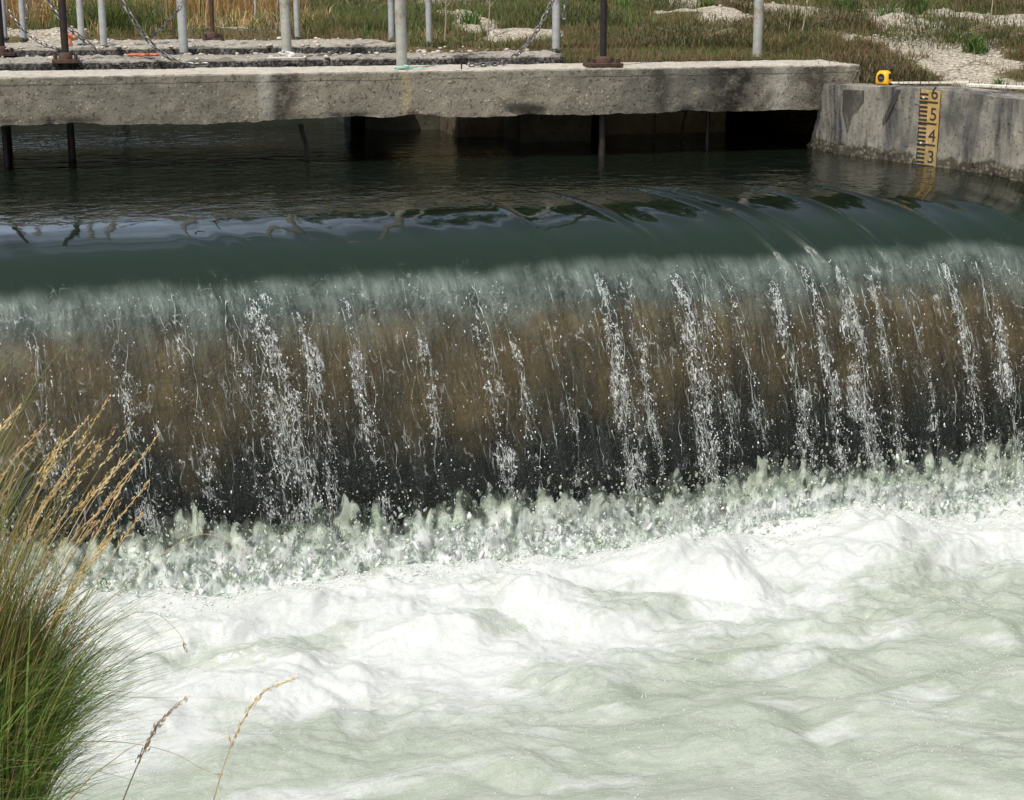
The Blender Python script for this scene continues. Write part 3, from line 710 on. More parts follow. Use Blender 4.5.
# ------------------------------------------------------------------ ground: one sheet, river channel cut into it
def ground_z(X, Y):
    back = .47 + .012 * np.clip(Y - 10, 0, 60) + .05 * fbm(X * .8, Y * .8, 0, 3) * sstep(9.8, 12, Y) + .012 * fbm(X * 6, Y * 6, 2, 3)
    side = .34 + .14 * sstep(8.2, 10.2, Y) + .06 * sstep(.2, 1.5, X - wallx(Y)) + .02 * fbm(X * 5, Y * 5, 1, 3)
    z = np.where(X > wallx(Y) + .02, np.where(Y > 10.4, back, side), back)
    mound = .10 * np.exp(-((X - 5.0) / 1.6) ** 2 - ((Y - 12.8) / 1.3) ** 2) + .10 * np.exp(-((X - 3.2) / .8) ** 2 - ((Y - 13.5) / .8) ** 2)
    z = z + mound * (Y > 9)
    z = z + 4.5 * sstep(-9, -24, Y)  # unseen rise behind the camera, added to block sky mirrored in the curtain
    chan = (X < np.where(Y > 8.45, 4.16, wallx(Y) + .12)) & (X > -3.25) & ((Y < 10.55) | ((Y < 12.3) & (X < 1.62)))  # includes a hidden slot behind the slabs, opened to let light in
    leftbank = sstep(.25, -.75, X + .25 * (Y - 2.2)) * sstep(3.5, 2.5, Y)
    tx, ty = onz(-25, 790, -.42)[:2]
    knoll = sstep(tx + .30, tx - .12, X + .10 * np.sin(Y * 3.1)) * sstep(ty + .45, ty + .02, Y + .12 * np.sin(X * 4.3))
    zc = -1.75 + knoll * (1.33 + .04 * np.sin(X * 5 + Y * 3)) + 5.5 * sstep(-9, -24, Y)  # the same added rise carried across the channel
    if np.ndim(X): z = z + .045 * gravel_mask(X, Y) * (Y > 10.9) + .06 * fbm(X * 1.7, Y * 1.7, 33., 3) * (Y > 10.9)
    return np.where(chan, zc, z)
GPATCH = []
for px, py, hw, hh in ((725, 17, 60, 8), (870, 36, 45, 9), (905, 50, 50, 8), (965, 62, 30, 6), (985, 30, 80, 13), (450, 33, 20, 7), (515, 42, 26, 3), (225, 34, 60, 4), (640, 12, 30, 4), (40, 40, 50, 3), (690, 34, 22, 4), (820, 30, 22, 6), (445, 15, 30, 4)):
    c = onz(px, py, .47); dx = abs(onz(px + hw, py, .47)[0] - c[0]); y0 = onz(px, py - hh, .47)[1]; y1 = onz(px, py + hh, .47)[1]
    GPATCH.append((c[0], c[1], dx, (y0 - y1) / 2))
def surf_z(x, y):
    z = ground_z(x, y); return np.where((x > 2.6) & (x < 4.26) & (y > SLABY + .56) & (y < 10.68), np.maximum(z, .435), z)
def gravel_mask(X, Y):
    g = 0
    wx, wy = X + .22 * fbm(X * 1.3, Y * 1.3, 3., 3), Y + .35 * fbm(X * 1.3, Y * 1.3, 13., 3)
    for cx, cy, dx, dy in GPATCH: g = np.maximum(g, np.exp(-(((wx - cx) / dx) ** 2 + ((wy - cy) / dy) ** 2) ** 1.5 * .5))
    return np.clip(g * 1.1 + .30 * fbm(X * 2.6, Y * 2.6, 50., 4) * (g > .03), 0, 1)
def build_ground():
    xs = np.concatenate([-np.geomspace(300, 6, 14), np.arange(-5, -1.5, .25), np.arange(-1.5, 9, .05), np.arange(9, 14, .4), np.geomspace(14.5, 300, 12)])
    ys = np.concatenate([-np.geomspace(200, 3, 12), np.arange(-2, 1.6, .2), np.arange(1.6, 3.6, .05), np.arange(3.6, 8, .2), np.arange(8, 16, .05), np.arange(16, 26, .3), np.geomspace(27, 700, 16)])
    X, Y = np.meshgrid(xs, ys); Z = ground_z(X, Y)
    o = raw('ground', np.stack([X, Y, Z], -1).reshape(-1, 3), grid_faces(len(ys), len(xs)), M['ground'], None, True, dict(gravel=gravel_mask(X, Y).ravel()))
    tag(o, 'stony ground with patches of pale gravel behind the slab', 'ground', kind='structure')
build_ground()

# ------------------------------------------------------------------ concrete: beam, back slabs, walls
SL0, SL1 = -3.3, 4.13
def slabwarp(V):
    # the beam's right end is a broken corner; its underside is chipped in places
    x, y, z = V.T
    cut = sstep(3.95, 4.13, x) * (.10 * sstep(.36, .22, z) + .03)
    V = V.copy(); V[:, 0] -= cut
    for cx, wd, dp in ((1.18, .25, .012), (1.62, .12, .022), (.55, .3, -.008)):
        V[:, 2] += dp * np.exp(-((x - cx) / wd) ** 2) * sstep(.26, .22, z)
    chip = np.exp(-((x - 2.18) / .075) ** 2 - ((z - .245) / .03) ** 2) + .7 * np.exp(-((x - 2.25) / .06) ** 2 - ((z - .235) / .025) ** 2)
    V[:, 1] += .035 * chip * (y < SLABY + .03)
    return V
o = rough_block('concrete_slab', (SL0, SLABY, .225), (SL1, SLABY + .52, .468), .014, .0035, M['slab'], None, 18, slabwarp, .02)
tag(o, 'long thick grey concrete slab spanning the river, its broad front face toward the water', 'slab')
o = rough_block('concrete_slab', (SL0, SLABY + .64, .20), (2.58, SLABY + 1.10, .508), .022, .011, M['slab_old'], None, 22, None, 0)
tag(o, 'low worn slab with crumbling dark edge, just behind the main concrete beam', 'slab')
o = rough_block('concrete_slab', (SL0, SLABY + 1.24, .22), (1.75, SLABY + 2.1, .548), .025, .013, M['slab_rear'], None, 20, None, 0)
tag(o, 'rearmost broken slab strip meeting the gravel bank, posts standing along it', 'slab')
o = rough_block('ground', (2.60, SLABY + .55, .19), (4.28, 10.7, .43), .05, .012, M['ground']); tag(o, 'soil bank directly behind the right half of the slab', 'ground', kind='structure')
# bank wall with the gauge (a prism following the slightly skewed face)
def wallwarp(V):
    V = V.copy(); y = V[:, 1].copy(); z = V[:, 2]; V[:, 0] += wallx(y) - 4.0
    V[:, 1] += np.clip(.36 - z, 0, .45) * .45 * sstep(SLABY - .3, SLABY - .03, y)
    V[:, 2] += .020 * np.exp(-((y - 7.75) / .4) ** 2) * (z > WALLTOP - .02)
    V[:, 0] -= .030 * sstep(.10, .0, z) * np.maximum(0, .25 + perlin(y * 24, z * 24, 3.) + .5 * perlin(y * 55, z * 55, 6.))
    return V
WALLTOP = .368
o = rough_block('retaining_wall', (4.0, 4.2, -1.7), (4.26, SLABY - .03, WALLTOP), .022, .004, M['wall'], None, 10, wallwarp, 0)
tag(o, 'grey streaked concrete retaining wall on the right bank, crusted pebbles at waterline', 'wall')
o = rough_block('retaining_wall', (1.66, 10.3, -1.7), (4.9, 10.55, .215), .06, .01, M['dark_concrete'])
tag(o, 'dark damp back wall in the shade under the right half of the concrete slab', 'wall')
o = rough_block('retaining_wall', (SL0 - .5, 12.1, -1.7), (1.66, 12.35, .46), .06, .01, M['black_concrete']); tag(o, 'unseen low back wall of the slot added to let light under the slabs', 'wall')  # back of the added hidden slot that lights the water under the slabs
o = rough_block('retaining_wall', (1.57, 10.56, -1.7), (1.67, 12.08, .47), .06, .008, M['black_concrete']); tag(o, 'unseen dark side wall added to keep a bright bank out of the reflection', 'wall')  # added out of view to cover the sunlit bank the pond would mirror
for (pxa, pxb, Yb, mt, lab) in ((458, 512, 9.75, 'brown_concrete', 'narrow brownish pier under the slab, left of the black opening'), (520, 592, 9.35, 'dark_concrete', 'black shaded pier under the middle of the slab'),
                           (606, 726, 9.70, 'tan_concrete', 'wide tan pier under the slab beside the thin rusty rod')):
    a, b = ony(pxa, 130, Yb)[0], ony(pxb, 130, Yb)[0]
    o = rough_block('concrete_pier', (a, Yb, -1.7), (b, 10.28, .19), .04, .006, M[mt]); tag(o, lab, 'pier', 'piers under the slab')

# wall marks: dark patches, thin skins on the wall face
WN = np.array([-WDIR[1] * -1, 0]);
def wall_pt(px, py, lift=.006):
    # intersect pixel ray with the wall's face plane, then lift off the face
    d = ray(px, py); n = np.array([-1., -.331, 0]); n /= np.linalg.norm(n); p0 = np.array([3.886, 8.46, 0.])
    t = np.dot(p0 - EYE, n) / np.dot(d, n); return EYE + d * t + n * lift
wn = np.array([-1., -.331, 0]) / math.hypot(1., .331); wu = np.array([WDIR[0], WDIR[1], 0])

# ------------------------------------------------------------------ posts, spindles, rods
def post(px, py, z, wpx, mat, label, lean=(0, 0), height=1.5):
    b = onz(px, py, z); d = np.dot(b - EYE, FW); r = wpx * d / F / 2
    e = empty('pipe_post', b)
    mb = MB(); zz = np.array([-.06, 0., .02, .4, .9, height])
    mb.tube(np.stack([lean[0] * zz, lean[1] * zz, zz], 1), r, 20).build('pipe', mat, e, True)
    mb = MB(); mb.tube([(0, 0, -.012), (0, 0, .004), (0, 0, .010)], [r * 1.5, r * 1.45, r * 1.12], 16).build('foot_grout', M['slab_old'], e, True)
    mb = MB(); t = (lean[0] * height, lean[1] * height)
    mb.tube([(t[0], t[1], height - .01), (t[0], t[1], height + .008), (t[0], t[1], height + .015)], [r * 1.08, r * 1.08, r * .7], 16).build('cap', mat, e, True)
    tag(e, label, 'post', 'galvanised pipe posts on the slabs')
    return e
G, GW = M['galv'], M['galv_warm']
post(5, 38, .548, 5.5, G, 'thin grey pipe post at the far left edge behind a dark spindle')
post(24, 39, .548, 6, G, 'grey pipe post with a chain hanging close along its side')
post(82, 45, .55, 6.5, G, 'grey pipe post right behind the orange strap')
post(104, 47, .55, 7, G, 'grey pipe post beside the orange strap, chain crossing its foot')
post(184, 54, .51, 9, G, 'stout grey pipe post between two sagging chains', (-.01, 0))
post(287, 57, .51, 10, GW, 'grey pipe post with white wire wound round its foot', (-.012, 0))
post(297.5, 38, .548, 5.5, G, 'thin grey pipe post just behind the wire-wound post', (-.01, 0))
post(391.5, 42, .50, 6, G, 'thin bluish pipe post half hidden beside the thickest post')
post(402, 69, .468, 11, GW, 'thickest grey pipe post on the slab edge with teal cord at foot', (-.012, 0))
post(429, 43, .50, 6, G, 'thin grey pipe post standing in gravel right of the thickest post', (-.004, 0))
post(556, 50, .51, 8, G, 'grey pipe post with chains tied to it, on the low rear slab', (.0, 0))
post(757, 58.5, .46, 9.5, GW, 'solitary grey pipe post near the right end of the slab', (.0, 0))

def bolt_flange(e, w, t, mat):
    mb = MB(); mb.box((0, 0, t / 2), (w, w * .8, t), 0, .003); mb.build('base_plate', mat, e)
    mb = MB(); mb.tube([(0, 0, t), (0, 0, t + .02), (0, 0, t + .035)], [w * .26, w * .25, w * .16], 12).build('collar', mat, e, True)
    for sx in (-1, 1):
        for sy in (-1, 1):
            mb = MB(); mb.tube([(sx * w * .37, sy * w * .28, t), (sx * w * .37, sy * w * .28, t + .022)], .011, 6).build('bolt', mat, e)
def spindle(px, py, z, wpx, label, low, fl=.15, mat=M['dark_steel'], lean=0., fm=M['rust']):
    b = onz(px, py, z); d = np.dot(b - EYE, FW); r = wpx * d / F / 2
    e = empty('gate_spindle', b)
    n = 40; zz = np.linspace(low - z, 1.4, n)
    MB().tube(np.stack([lean * zz, 0 * zz, zz], 1), r, 14).build('rod', mat, e, True)
    bolt_flange(e, fl, .02, fm)
    tag(e, label, 'gate spindle', 'dark gate spindles through the slabs'); return e
spindle(1.5, 56, .51, 8, 'dark steel spindle cut by the left edge of the slab view', -1.2, .15)
spindle(66, 63, .50, 7.5, 'black steel spindle in front of the orange strap, running down into the water', -1.2, .14)
spindle(603, 66.5, .472, 7, 'black spindle on a bolted rusty base plate, right of the chain', -1.2, .185)
spindle(213, 41, .548, 4.5, 'slim rusty spindle on a rusty flange at the rear slab', .2, .13, M['rust'])
e = empty('wooden_post', onz(162, 22, .56)); MB().box((0, 0, .6), (.085, .085, 1.3), .2, .008).build('shaft', M['bark'], e)
MB().box((0, 0, 1.26), (.09, .09, .02), .2, .004).build('top_cut', M['bark'], e)
tag(e, 'dark brown wooden post in dry grass far behind the chain', 'post')
e = empty('thin_stake', onz(256, 24, .56)); MB().tube([(0, 0, -.05), (0, 0, .6), (.01, 0, 1.2)], .010, 8).build('stake', M['galv_warm'], e, True)
tag(e, 'very thin pale stake standing in the dry yellow grass', 'stake')

def rodthing(pts, r, mat, label, name='steel_rod'):
    pts = np.array(pts); b = pts[0].copy(); o = MB().tube(pts - b, r, 10).build(name, mat, None, True); o.location = b
    tag(o, label, 'rod', 'rods hanging below the slab')
p = ony(708, 112, 8.75); rodthing([p + (0, 0, .08), p, ony(708, 112, 8.75) + (0, 0, -.2), p + (.003, 0, -.9)], .012, M['dark_steel'], 'black straight rod dropping into water before the tan pier')
p = ony(655, 112, 9.2); rodthing([p + (0, 0, .05), p + (0, 0, -.1), p + (-.005, 0, -.3)], .007, M['rust'], 'thin rusty rod hanging in front of the wide tan pier')
p = ony(684, 112, 9.3); rodthing([p + (0.02, 0, .05), p + (0, 0, -.05), p + (-.03, 0, -.22)], .008, M['rust'], 'leaning rusty rod next to the thin upright rusty rod')
pts = [ony(299, 124, 8.72), ony(301, 132, 8.72), ony(304, 142, 8.72), ony(306, 152, 8.72), ony(306, 168, 8.72)]
mb = MB(); P = np.array(pts); mb.tube(P - P[0], .006, 8); mb.tube(P - P[0] + (.014, 0, 0) - np.linspace(0, .008, 5)[:, None] * (1, 0, 0), .006, 8)
o = mb.build('steel_rod', M['dark_steel'], None, True); o.location = P[0]; tag(o, 'bent pair of black bars slanting into the water under the slab', 'rod', 'rods hanging below the slab')
p = ony(4, 128, 8.8); rodthing([p + (0, 0, .05), p + (0, 0, -.1), p + (0, 0, -.8)], .014, M['dark_steel'], 'dark rod under the slab at the far left, almost lost in shade')

# ------------------------------------------------------------------ chains
def chain(pix, Y, label, link_l=.040, link_w=.026, wire=.0042, floor=None):
    P = np.array([ony(x, y, yy) for (x, y), yy in zip(pix, np.linspace(Y[0], Y[1], len(pix)))])
    C = np.stack([catmull(P[:, [0, 1]], 30)[:, 0], catmull(P[:, [0, 1]], 30)[:, 1], catmull(P[:, [0, 2]], 30)[:, 1]], 1)
    if floor is not None: C[:, 2] = np.maximum(C[:, 2], floor + link_w * .4)
    sg = np.concatenate([[0], np.cumsum(np.linalg.norm(np.diff(C, axis=0), axis=1))])
    pitch = link_l - wire * 2.2; n = int(sg[-1] / pitch); mb = MB(); org = C[-1]
    u = np.arange(12) / 12 * 2 * math.pi
    for i in range(n):
        s0 = i * pitch; c = np.array([np.interp(s0 + pitch / 2, sg, C[:, k]) for k in range(3)])
        a = np.array([np.interp(s0, sg, C[:, k]) for k in range(3)]); b = np.array([np.interp(s0 + pitch, sg, C[:, k]) for k in range(3)])
        t = b - a; t /= np.linalg.norm(t); s_ = np.cross(t, [.2, 1, .15]); s_ /= np.linalg.norm(s_); q = np.cross(t, s_)
        ang = (i % 2) * math.pi / 2 + .5 + random.uniform(-.25, .25); sd = s_ * math.cos(ang) + q * math.sin(ang)
        ring = [c + t * (np.sign(math.cos(k)) * (link_l - link_w) / 2 + math.cos(k) * (link_w / 2 - wire)) + sd * math.sin(k) * (link_w / 2 - wire) for k in u]
        ring = np.array(ring + ring[:1]); 
        nn = np.cross(t, sd)
        th = np.arange(5) / 5 * 2 * math.pi; vs = []
        for k in range(12):
            rd = ring[k] - c; rd -= 0; rd /= np.linalg.norm(rd)
            vs += [ring[k] + wire * (rd * math.cos(x) + nn * math.sin(x)) for x in th]
        f = [(k * 5 + m, k * 5 + (m + 1) % 5, ((k + 1) % 12) * 5 + (m + 1) % 5, ((k + 1) % 12) * 5 + m) for k in range(12) for m in range(5)]
        mb.add(np.array(vs) - org, f)
    o = mb.build('chain', M['chain'], None, True); o.location = org
    tag(o, label, 'chain', 'steel chains strung between the posts'); return o
chain([(44, -14), (52, 6), (63, 22), (84, 40), (105, 54)], (9.3, 9.2), 'dark chain sagging behind the black spindle past the orange strap', .046, .03, .005)
chain([(108, -25), (124, 4), (140, 30), (156, 48), (172, 59), (190, 64.5), (214, 64)], (9.2, 9.02), 'heavy chain sweeping down left of the stout post, its end on the slab', .05, .033, .0058, .47)
chain([(181, 6), (171, 19), (160, 30), (149, 38)], (9.4, 9.6), 'short pale chain running down leftwards from the stout post')
chain([(8, 10), (18, 24), (32, 37), (48, 46), (62, 49)], (9.6, 9.5), 'thin chain sagging across the two leftmost grey posts', .04, .026, .004)
chain([(562, -20), (551, 4), (536, 32), (520, 52), (505, 62), (488, 66.5), (466, 67.5)], (9.1, 8.72), 'long steel chain slanting down to a hook in the middle of the slab', .052, .034, .0058, .47)
chain([(565.5, -14), (565, 2), (564.5, 12), (564, 23)], (9.4, 9.4), 'short loose chain end hanging right beside a grey post', .048, .03, .005)
chain([(27.5, -14), (27.5, 2), (27, 12), (26.5, 22)], (10.4, 10.4), 'loose chain end hanging down a grey post at far left', .048, .03, .005)
b = onz(461.5, 69, .468); o = MB().tube([(0, 0, -.03), (0, 0, .03), (.004, 0, .042), (.016, 0, .046), (.026, 0, .038), (.028, 0, .02)], .004, 8).build('hook', M['dark_steel'], None, True)
o.location = b; tag(o, 'small dark hook set in the slab holding the long chain', 'hook')

# ------------------------------------------------------------------ orange strap, cord, wire, rubble
b = onz(71, 54, .51); e = empty('orange_strap', b)
mb = MB()
for k, (dx, tw) in enumerate(((0, 0), (.012, .6), (-.012, -.5))):
    z = np.linspace(0, .125 - .02 * k, 8); mb.tube(np.stack([dx + .010 * np.sin(z * 40 + tw * 3), .01 * np.cos(z * 30 + k), z], 1), np.linspace(.004, .007, 8), 7)
mb.build('webbing', M['orange'], e, True)
mb = MB(); u = np.linspace(0, 2 * math.pi, 14); mb.tube(np.stack([.024 * np.cos(u) + .004, .02 * np.sin(u), (.10 + .012 * np.sin(2 * u))], 1), .005, 7, False); mb.build('knot', M['orange'], e, True)
tag(e, 'orange strap knotted upright beside the black spindle', 'strap')
b = onz(141, 57, .515); mb = MB()
for k in range(5):
    x = np.linspace(-.07, .06, 12); mb.tube(np.stack([x + .01 * k, .02 * np.sin(x * 22 + k * 1.4) + .012 * k - .03, .008 + .006 * np.abs(np.sin(x * 31 + k * 2))], 1), .008, 6)
o = mb.build('orange_strap', M['orange'], None, True); o.location = b; tag(o, 'flat tangle of orange strap lying among stones behind the beam', 'strap')
b = onz(287, 58, .512); mb = MB(); u = np.linspace(0, 2 * math.pi * 3.4, 90)
rr = .034 + .008 * np.sin(u * 1.7); mb.tube(np.stack([rr * np.cos(u), rr * np.sin(u), .006 + .0011 * u + .007 * np.sin(u * .9 + 1)], 1), .0045, 7)
mb.tube([(.03, -.02, .02), (-.03, -.05, .008), (-.11, -.055, .004), (-.03, -.075, .006), (.09, -.05, .004)], .004, 6)
o = mb.build('wire_coil', M['wire'], None, True); o.location = b; tag(o, 'loop of white wire round the foot of a grey post', 'wire')
b = onz(402, 69.3, .472); mb = MB(); u = np.linspace(0, 2 * math.pi * 2.2, 60); rr = .036 + .004 * np.sin(u * 2)
mb.tube(np.stack([rr * np.cos(u), rr * np.sin(u), .004 + .001 * u], 1), .0035, 6)
mb.tube([(.03, -.015, .004), (.06, .02, .003), (.10, .0, .003), (.125, .05, .004), (.10, .085, .003)], .0035, 6)
o = mb.build('cord', M['teal'], None, True); o.location = b; tag(o, 'pale teal cord looped at the foot of the thickest post', 'cord')

# ------------------------------------------------------------------ staff gauge
def text_mesh(body, size, ex=.0006):
    c = bpy.data.curves.new('numeral', 'FONT'); c.body = body; c.size = size; c.extrude = ex; c.align_x = 'CENTER'; c.align_y = 'CENTER'
    t = bpy.data.objects.new('numeral', c); COL.objects.link(t); bpy.context.view_layer.update()
    me = bpy.data.meshes.new_from_object(t.evaluated_get(bpy.context.evaluated_depsgraph_get())); bpy.data.objects.remove(t); bpy.data.curves.remove(c)
    return me
from mathutils import Matrix
gA = wall_pt(931.5, 102, .0); gB = wall_pt(930.5, 123.5, 0.); gC = wall_pt(929, 144.5, 0.)
GZ6, DM = gA[2], (gA[2] - gC[2]) / 2
gtop = WALLTOP + .013
gx = (gA + gC) / 2
ge = empty('staff_gauge', (gx[0], gx[1], 0.))
rotm = Matrix((( -wu[0] * -1, 0, wn[0]), (wu[1], 0, wn[1]), (0, 1, 0)))   # local x = along the wall (towards camera), y = up, z = out of the wall
ge.rotation_euler = rotm.to_euler()
GWD = .135; zb = -.16
lift = .012
MB().box((0, (gtop + zb) / 2, lift), (GWD, gtop - zb, .006), 0, .0015).build('plate', M['gauge'], ge)
mb = MB()
k = 0; z = GZ6 + DM
for d_ in range(-4, 2):                     # decimetre d_: from GZ6 + d_*DM upwards
    z0 = GZ6 + d_ * DM
    if z0 + .004 < gtop: mb.box((-.005, z0, lift + .0038), (GWD * .92, DM * .085, .0016))
    for j in range(1, 10, 2):
        zz = z0 + DM * (j + .5) / 10
        if zz < gtop - .006 and zz > zb: mb.box((-GWD * .29, zz, lift + .0038), (GWD * .42, DM * .10, .0016))
    if z0 < gtop: mb.box((-GWD * .475, min(z0 + DM * .5, gtop - .02), lift + .0036), (GWD * .035, DM * .5, .0012))
mb.build('scale_marks', M['ink'], ge)
for i, ch in enumerate('6543'):
    me = text_mesh(ch, DM * 1.05); me.materials.append(M['ink'])
    o = bpy.data.objects.new('numeral', me); COL.objects.link(o); o.parent = ge
    o.location = (GWD * .24, GZ6 + DM * (.40 - i) + .002, lift + .0042); o.scale = (.92, .80, 1)
for zz in (GZ6 + .02, GZ6 - 2 * DM + .005):
    MB().tube([(-GWD * .30, zz, lift + .002), (-GWD * .30, zz, lift + .007), (-GWD * .30, zz, lift + .009)], [.006, .006, .003], 10).build('screw', M['pale'], ge, True)
tag(ge, 'weathered yellow staff gauge with black marks and numerals fixed to the bank wall', 'gauge')

# dark wall patches
def stain(pix, label):
    P = np.array([wall_pt(x, y, .0065) for x, y in pix]); Q = np.array([wall_pt(x, y, -.004) for x, y in pix]); c = P[0].copy(); n = len(P)
    mb = MB(); mb.add(np.concatenate([P, Q]) - c, [tuple(range(n))] + [(i, (i + 1) % n, n + (i + 1) % n, n + i) for i in range(n)])
    o = mb.build('dark_wall_mark', M['stain'], None); o.location = c; tag(o, label, 'stain', 'dark marks on the bank wall')
stain([(844, 89.5), (864.5, 90.5), (864, 101), (858, 110), (852, 114), (850, 124), (847.5, 132), (846, 124), (843, 112), (843.5, 100)], 'dark triangle tapering downward at the wall end under the slab')
stain([(897, 89.5), (901, 89.5), (897.5, 100), (892, 111), (886.5, 121.5), (883.5, 124), (884, 119), (889, 108), (893.5, 98)], 'dark slanting streak on the wall below the tape measure')

# ------------------------------------------------------------------ tape measure and lath on the wall top
tz = WALLTOP + .004
b = onz(884, 84.5, tz); te = empty('tape_measure', b, R(-62))
prof = [(-.040, .0), (-.044, .010), (-.043, .040), (-.036, .062), (-.018, .074), (.006, .075), (.024, .068), (.034, .052), (.038, .030), (.038, .008), (.036, .0)]
def extr(pr, y0, y1, ins=.006):
    pr = np.array(pr); c = pr.mean(0); pin = c + (pr - c) * (1 - ins / .04); n = len(pr); v = []
    for p_, y in ((pin, y0), (pr, y0 + ins), (pr, y1 - ins), (pin, y1)): v += [(x, y, z) for x, z in p_]
    f = [tuple(range(n))[::-1], tuple(3 * n + i for i in range(n))] + [(r * n + i, r * n + (i + 1) % n, (r + 1) * n + (i + 1) % n, (r + 1) * n + i) for r in range(3) for i in range(n)]
    return np.array(v), f
mb = MB(); mb.add(*extr(prof, -.024, .024)); mb.build('case', M['yellow'], te, True)
mb = MB(); u = np.arange(18) / 18 * 2 * math.pi
ring = [(-.004 + .022 * math.cos(a), .037 + .022 * math.sin(a)) for a in u]
mb.add(*extr(ring, -.0275, -.022, .001)); mb.build('side_badge', M['black'], te, True)
mb = MB(); mb.add(*extr([(-.014, .031), (.010, .031), (.010, .040), (-.014, .040)], -.029, -.0268, .0004)); mb.build('badge_stripe', M['chain'], te)
mb = MB(); mb.box((.0375, 0, .045), (.007, .026, .030), 0, .002); mb.build('grip', M['black'], te)
mb = MB(); mb.box((.040, 0, .006), (.012, .022, .008), 0, .0015); mb.build('blade_mouth', M['black'], te)
mb = MB(); mb.box((-.005, .026, .04), (.02, .003, .05), 0, .001); mb.build('belt_clip', M['chain'], te)
tag(te, 'yellow tape measure with black round side standing on the bank wall', 'tape measure')
A = onz(887, 85, tz - .002); Bp = onz(971, 86.2, tz - .002); Bp = onz(970, 84.5, tz)
v = Bp - A; L_ = np.linalg.norm(v[:2]); o = MB().box((L_ / 2, 0, .006), (L_, .03, .012), 0, .002).build('lath', M['pale'], None)
o.location = (A[0], A[1], WALLTOP + .007); o.rotation_euler = (0, 0, math.atan2(v[1], v[0])); tag(o, 'thin pale lath lying along the wall top beside the tape measure', 'lath')
A = onz(968, 88.0, WALLTOP); Bp = onz(1060, 92.5, WALLTOP); v = Bp - A; L_ = np.linalg.norm(v[:2])
o = MB().box((L_ / 2, 0, .009), (L_, .05, .018), 0, .003).build('board', M['pale'], None)
o.location = (A[0], A[1], WALLTOP + .006); o.rotation_euler = (0, 0, math.atan2(v[1], v[0])); tag(o, 'weathered pale board on the wall top running out at the right edge', 'board')

# ------------------------------------------------------------------ stones on the rear slabs (rubble)
def build_rubble():
    n = 420; x = RNG.uniform(-1.2, 2.5, n); y = np.where(RNG.random(n) < .5, SLABY + 1.17 + .1 * RNG.normal(size=n), RNG.uniform(SLABY + .58, 10.7, n))
    y = np.clip(y, SLABY + .56, 10.8)
    z = np.where(y < SLABY + 1.16, .508, np.where(x < 1.75, .548, .49)); r = .004 + .013 * RNG.random(n) ** 2.5
    o = blobs('gravel', np.stack([x, y, z + r * .3], 1), r * 1.2, np.full(n, .6), M['stone']); tag(o, 'loose stones scattered on the rear slabs', 'gravel', kind='stuff')
    n = 7000; x = RNG.uniform(-1.5, 9.5, n); y = 10.5 + 6.5 * RNG.random(n) ** 1.5; g = gravel_mask(x, y); k = (g > .5) ; x, y = x[k], y[k]
    xr = RNG.uniform(0.25, 2.8, 1500); yr = RNG.uniform(8.3, 10.5, 1500); xr = xr + wallx(yr); g2 = gravel_mask(xr, yr) > .45; x = np.concatenate([x, xr[g2]]); y = np.concatenate([y, yr[g2]])
    r = .004 + .011 * RNG.random(len(x)) ** 3
    o = blobs('gravel', np.stack([x, y, ground_z(x, y) + r * .3], 1), r * 1.2, np.full(len(x), .65), M['stone']); tag(o, 'pale loose gravel on the far bank', 'gravel', kind='stuff')
build_rubble()

# ------------------------------------------------------------------ vegetation
def blades(P, H, dirs, bend, wd, nseg=4):
    """ribbons: root P, height H, horizontal unit dirs, bend (horizontal reach / height), width"""
    n = len(P); t = np.linspace(0, 1, nseg + 1)
    side = np.stack([-dirs[:, 1], dirs[:, 0], np.zeros(n)], 1)
    d3 = np.concatenate([dirs, np.zeros((n, 1))], 1)
    ctr = P[:, None] + d3[:, None] * (H * bend)[:, None, None] * (t ** 2)[None, :, None] + np.array([0, 0, 1.])[None, None] * (H[:, None] * (t[None] - np.clip(bend, 0, 1.4)[:, None] * .38 * t[None] ** 3))[..., None]
    w_ = wd[:, None] * (1 - t[None] ** 1.6 * .93) / 2
    # twist so the ribbon is not always edge-on
    L = ctr - side[:, None] * w_[..., None]; Rr = ctr + side[:, None] * w_[..., None]
    V = np.stack([L, Rr], 2).reshape(-1, 3)
    base = (np.arange(n) * (nseg + 1) * 2)[:, None]; i = np.arange(nseg)[None] * 2
    f = np.stack([base + i, base + i + 1, base + i + 3, base + i + 2], -1).reshape(-1, 4)
    return V, f
def pick(n, cols, jit=.25):
    c = np.array(cols)[RNG.integers(0, len(cols), n)]; return c * (1 + jit * (2 * RNG.random((n, 1)) - 1)) * (1 + .08 * RNG.normal(size=(n, 3)))
def rdirs(n, mean=None, spread=math.pi):
    a = RNG.uniform(0, 2 * math.pi, n) if mean is None else mean + RNG.normal(0, spread, n)
    return np.stack([np.cos(a), np.sin(a)], 1)
DRY = [(.50, .35, .16), (.58, .43, .22), (.42, .28, .13), (.62, .49, .28)]
GRN = [(.10, .135, .035), (.13, .165, .05), (.17, .19, .07)]
RED = [(.20, .13, .065), (.25, .17, .085), (.19, .155, .075), (.17, .16, .065)]
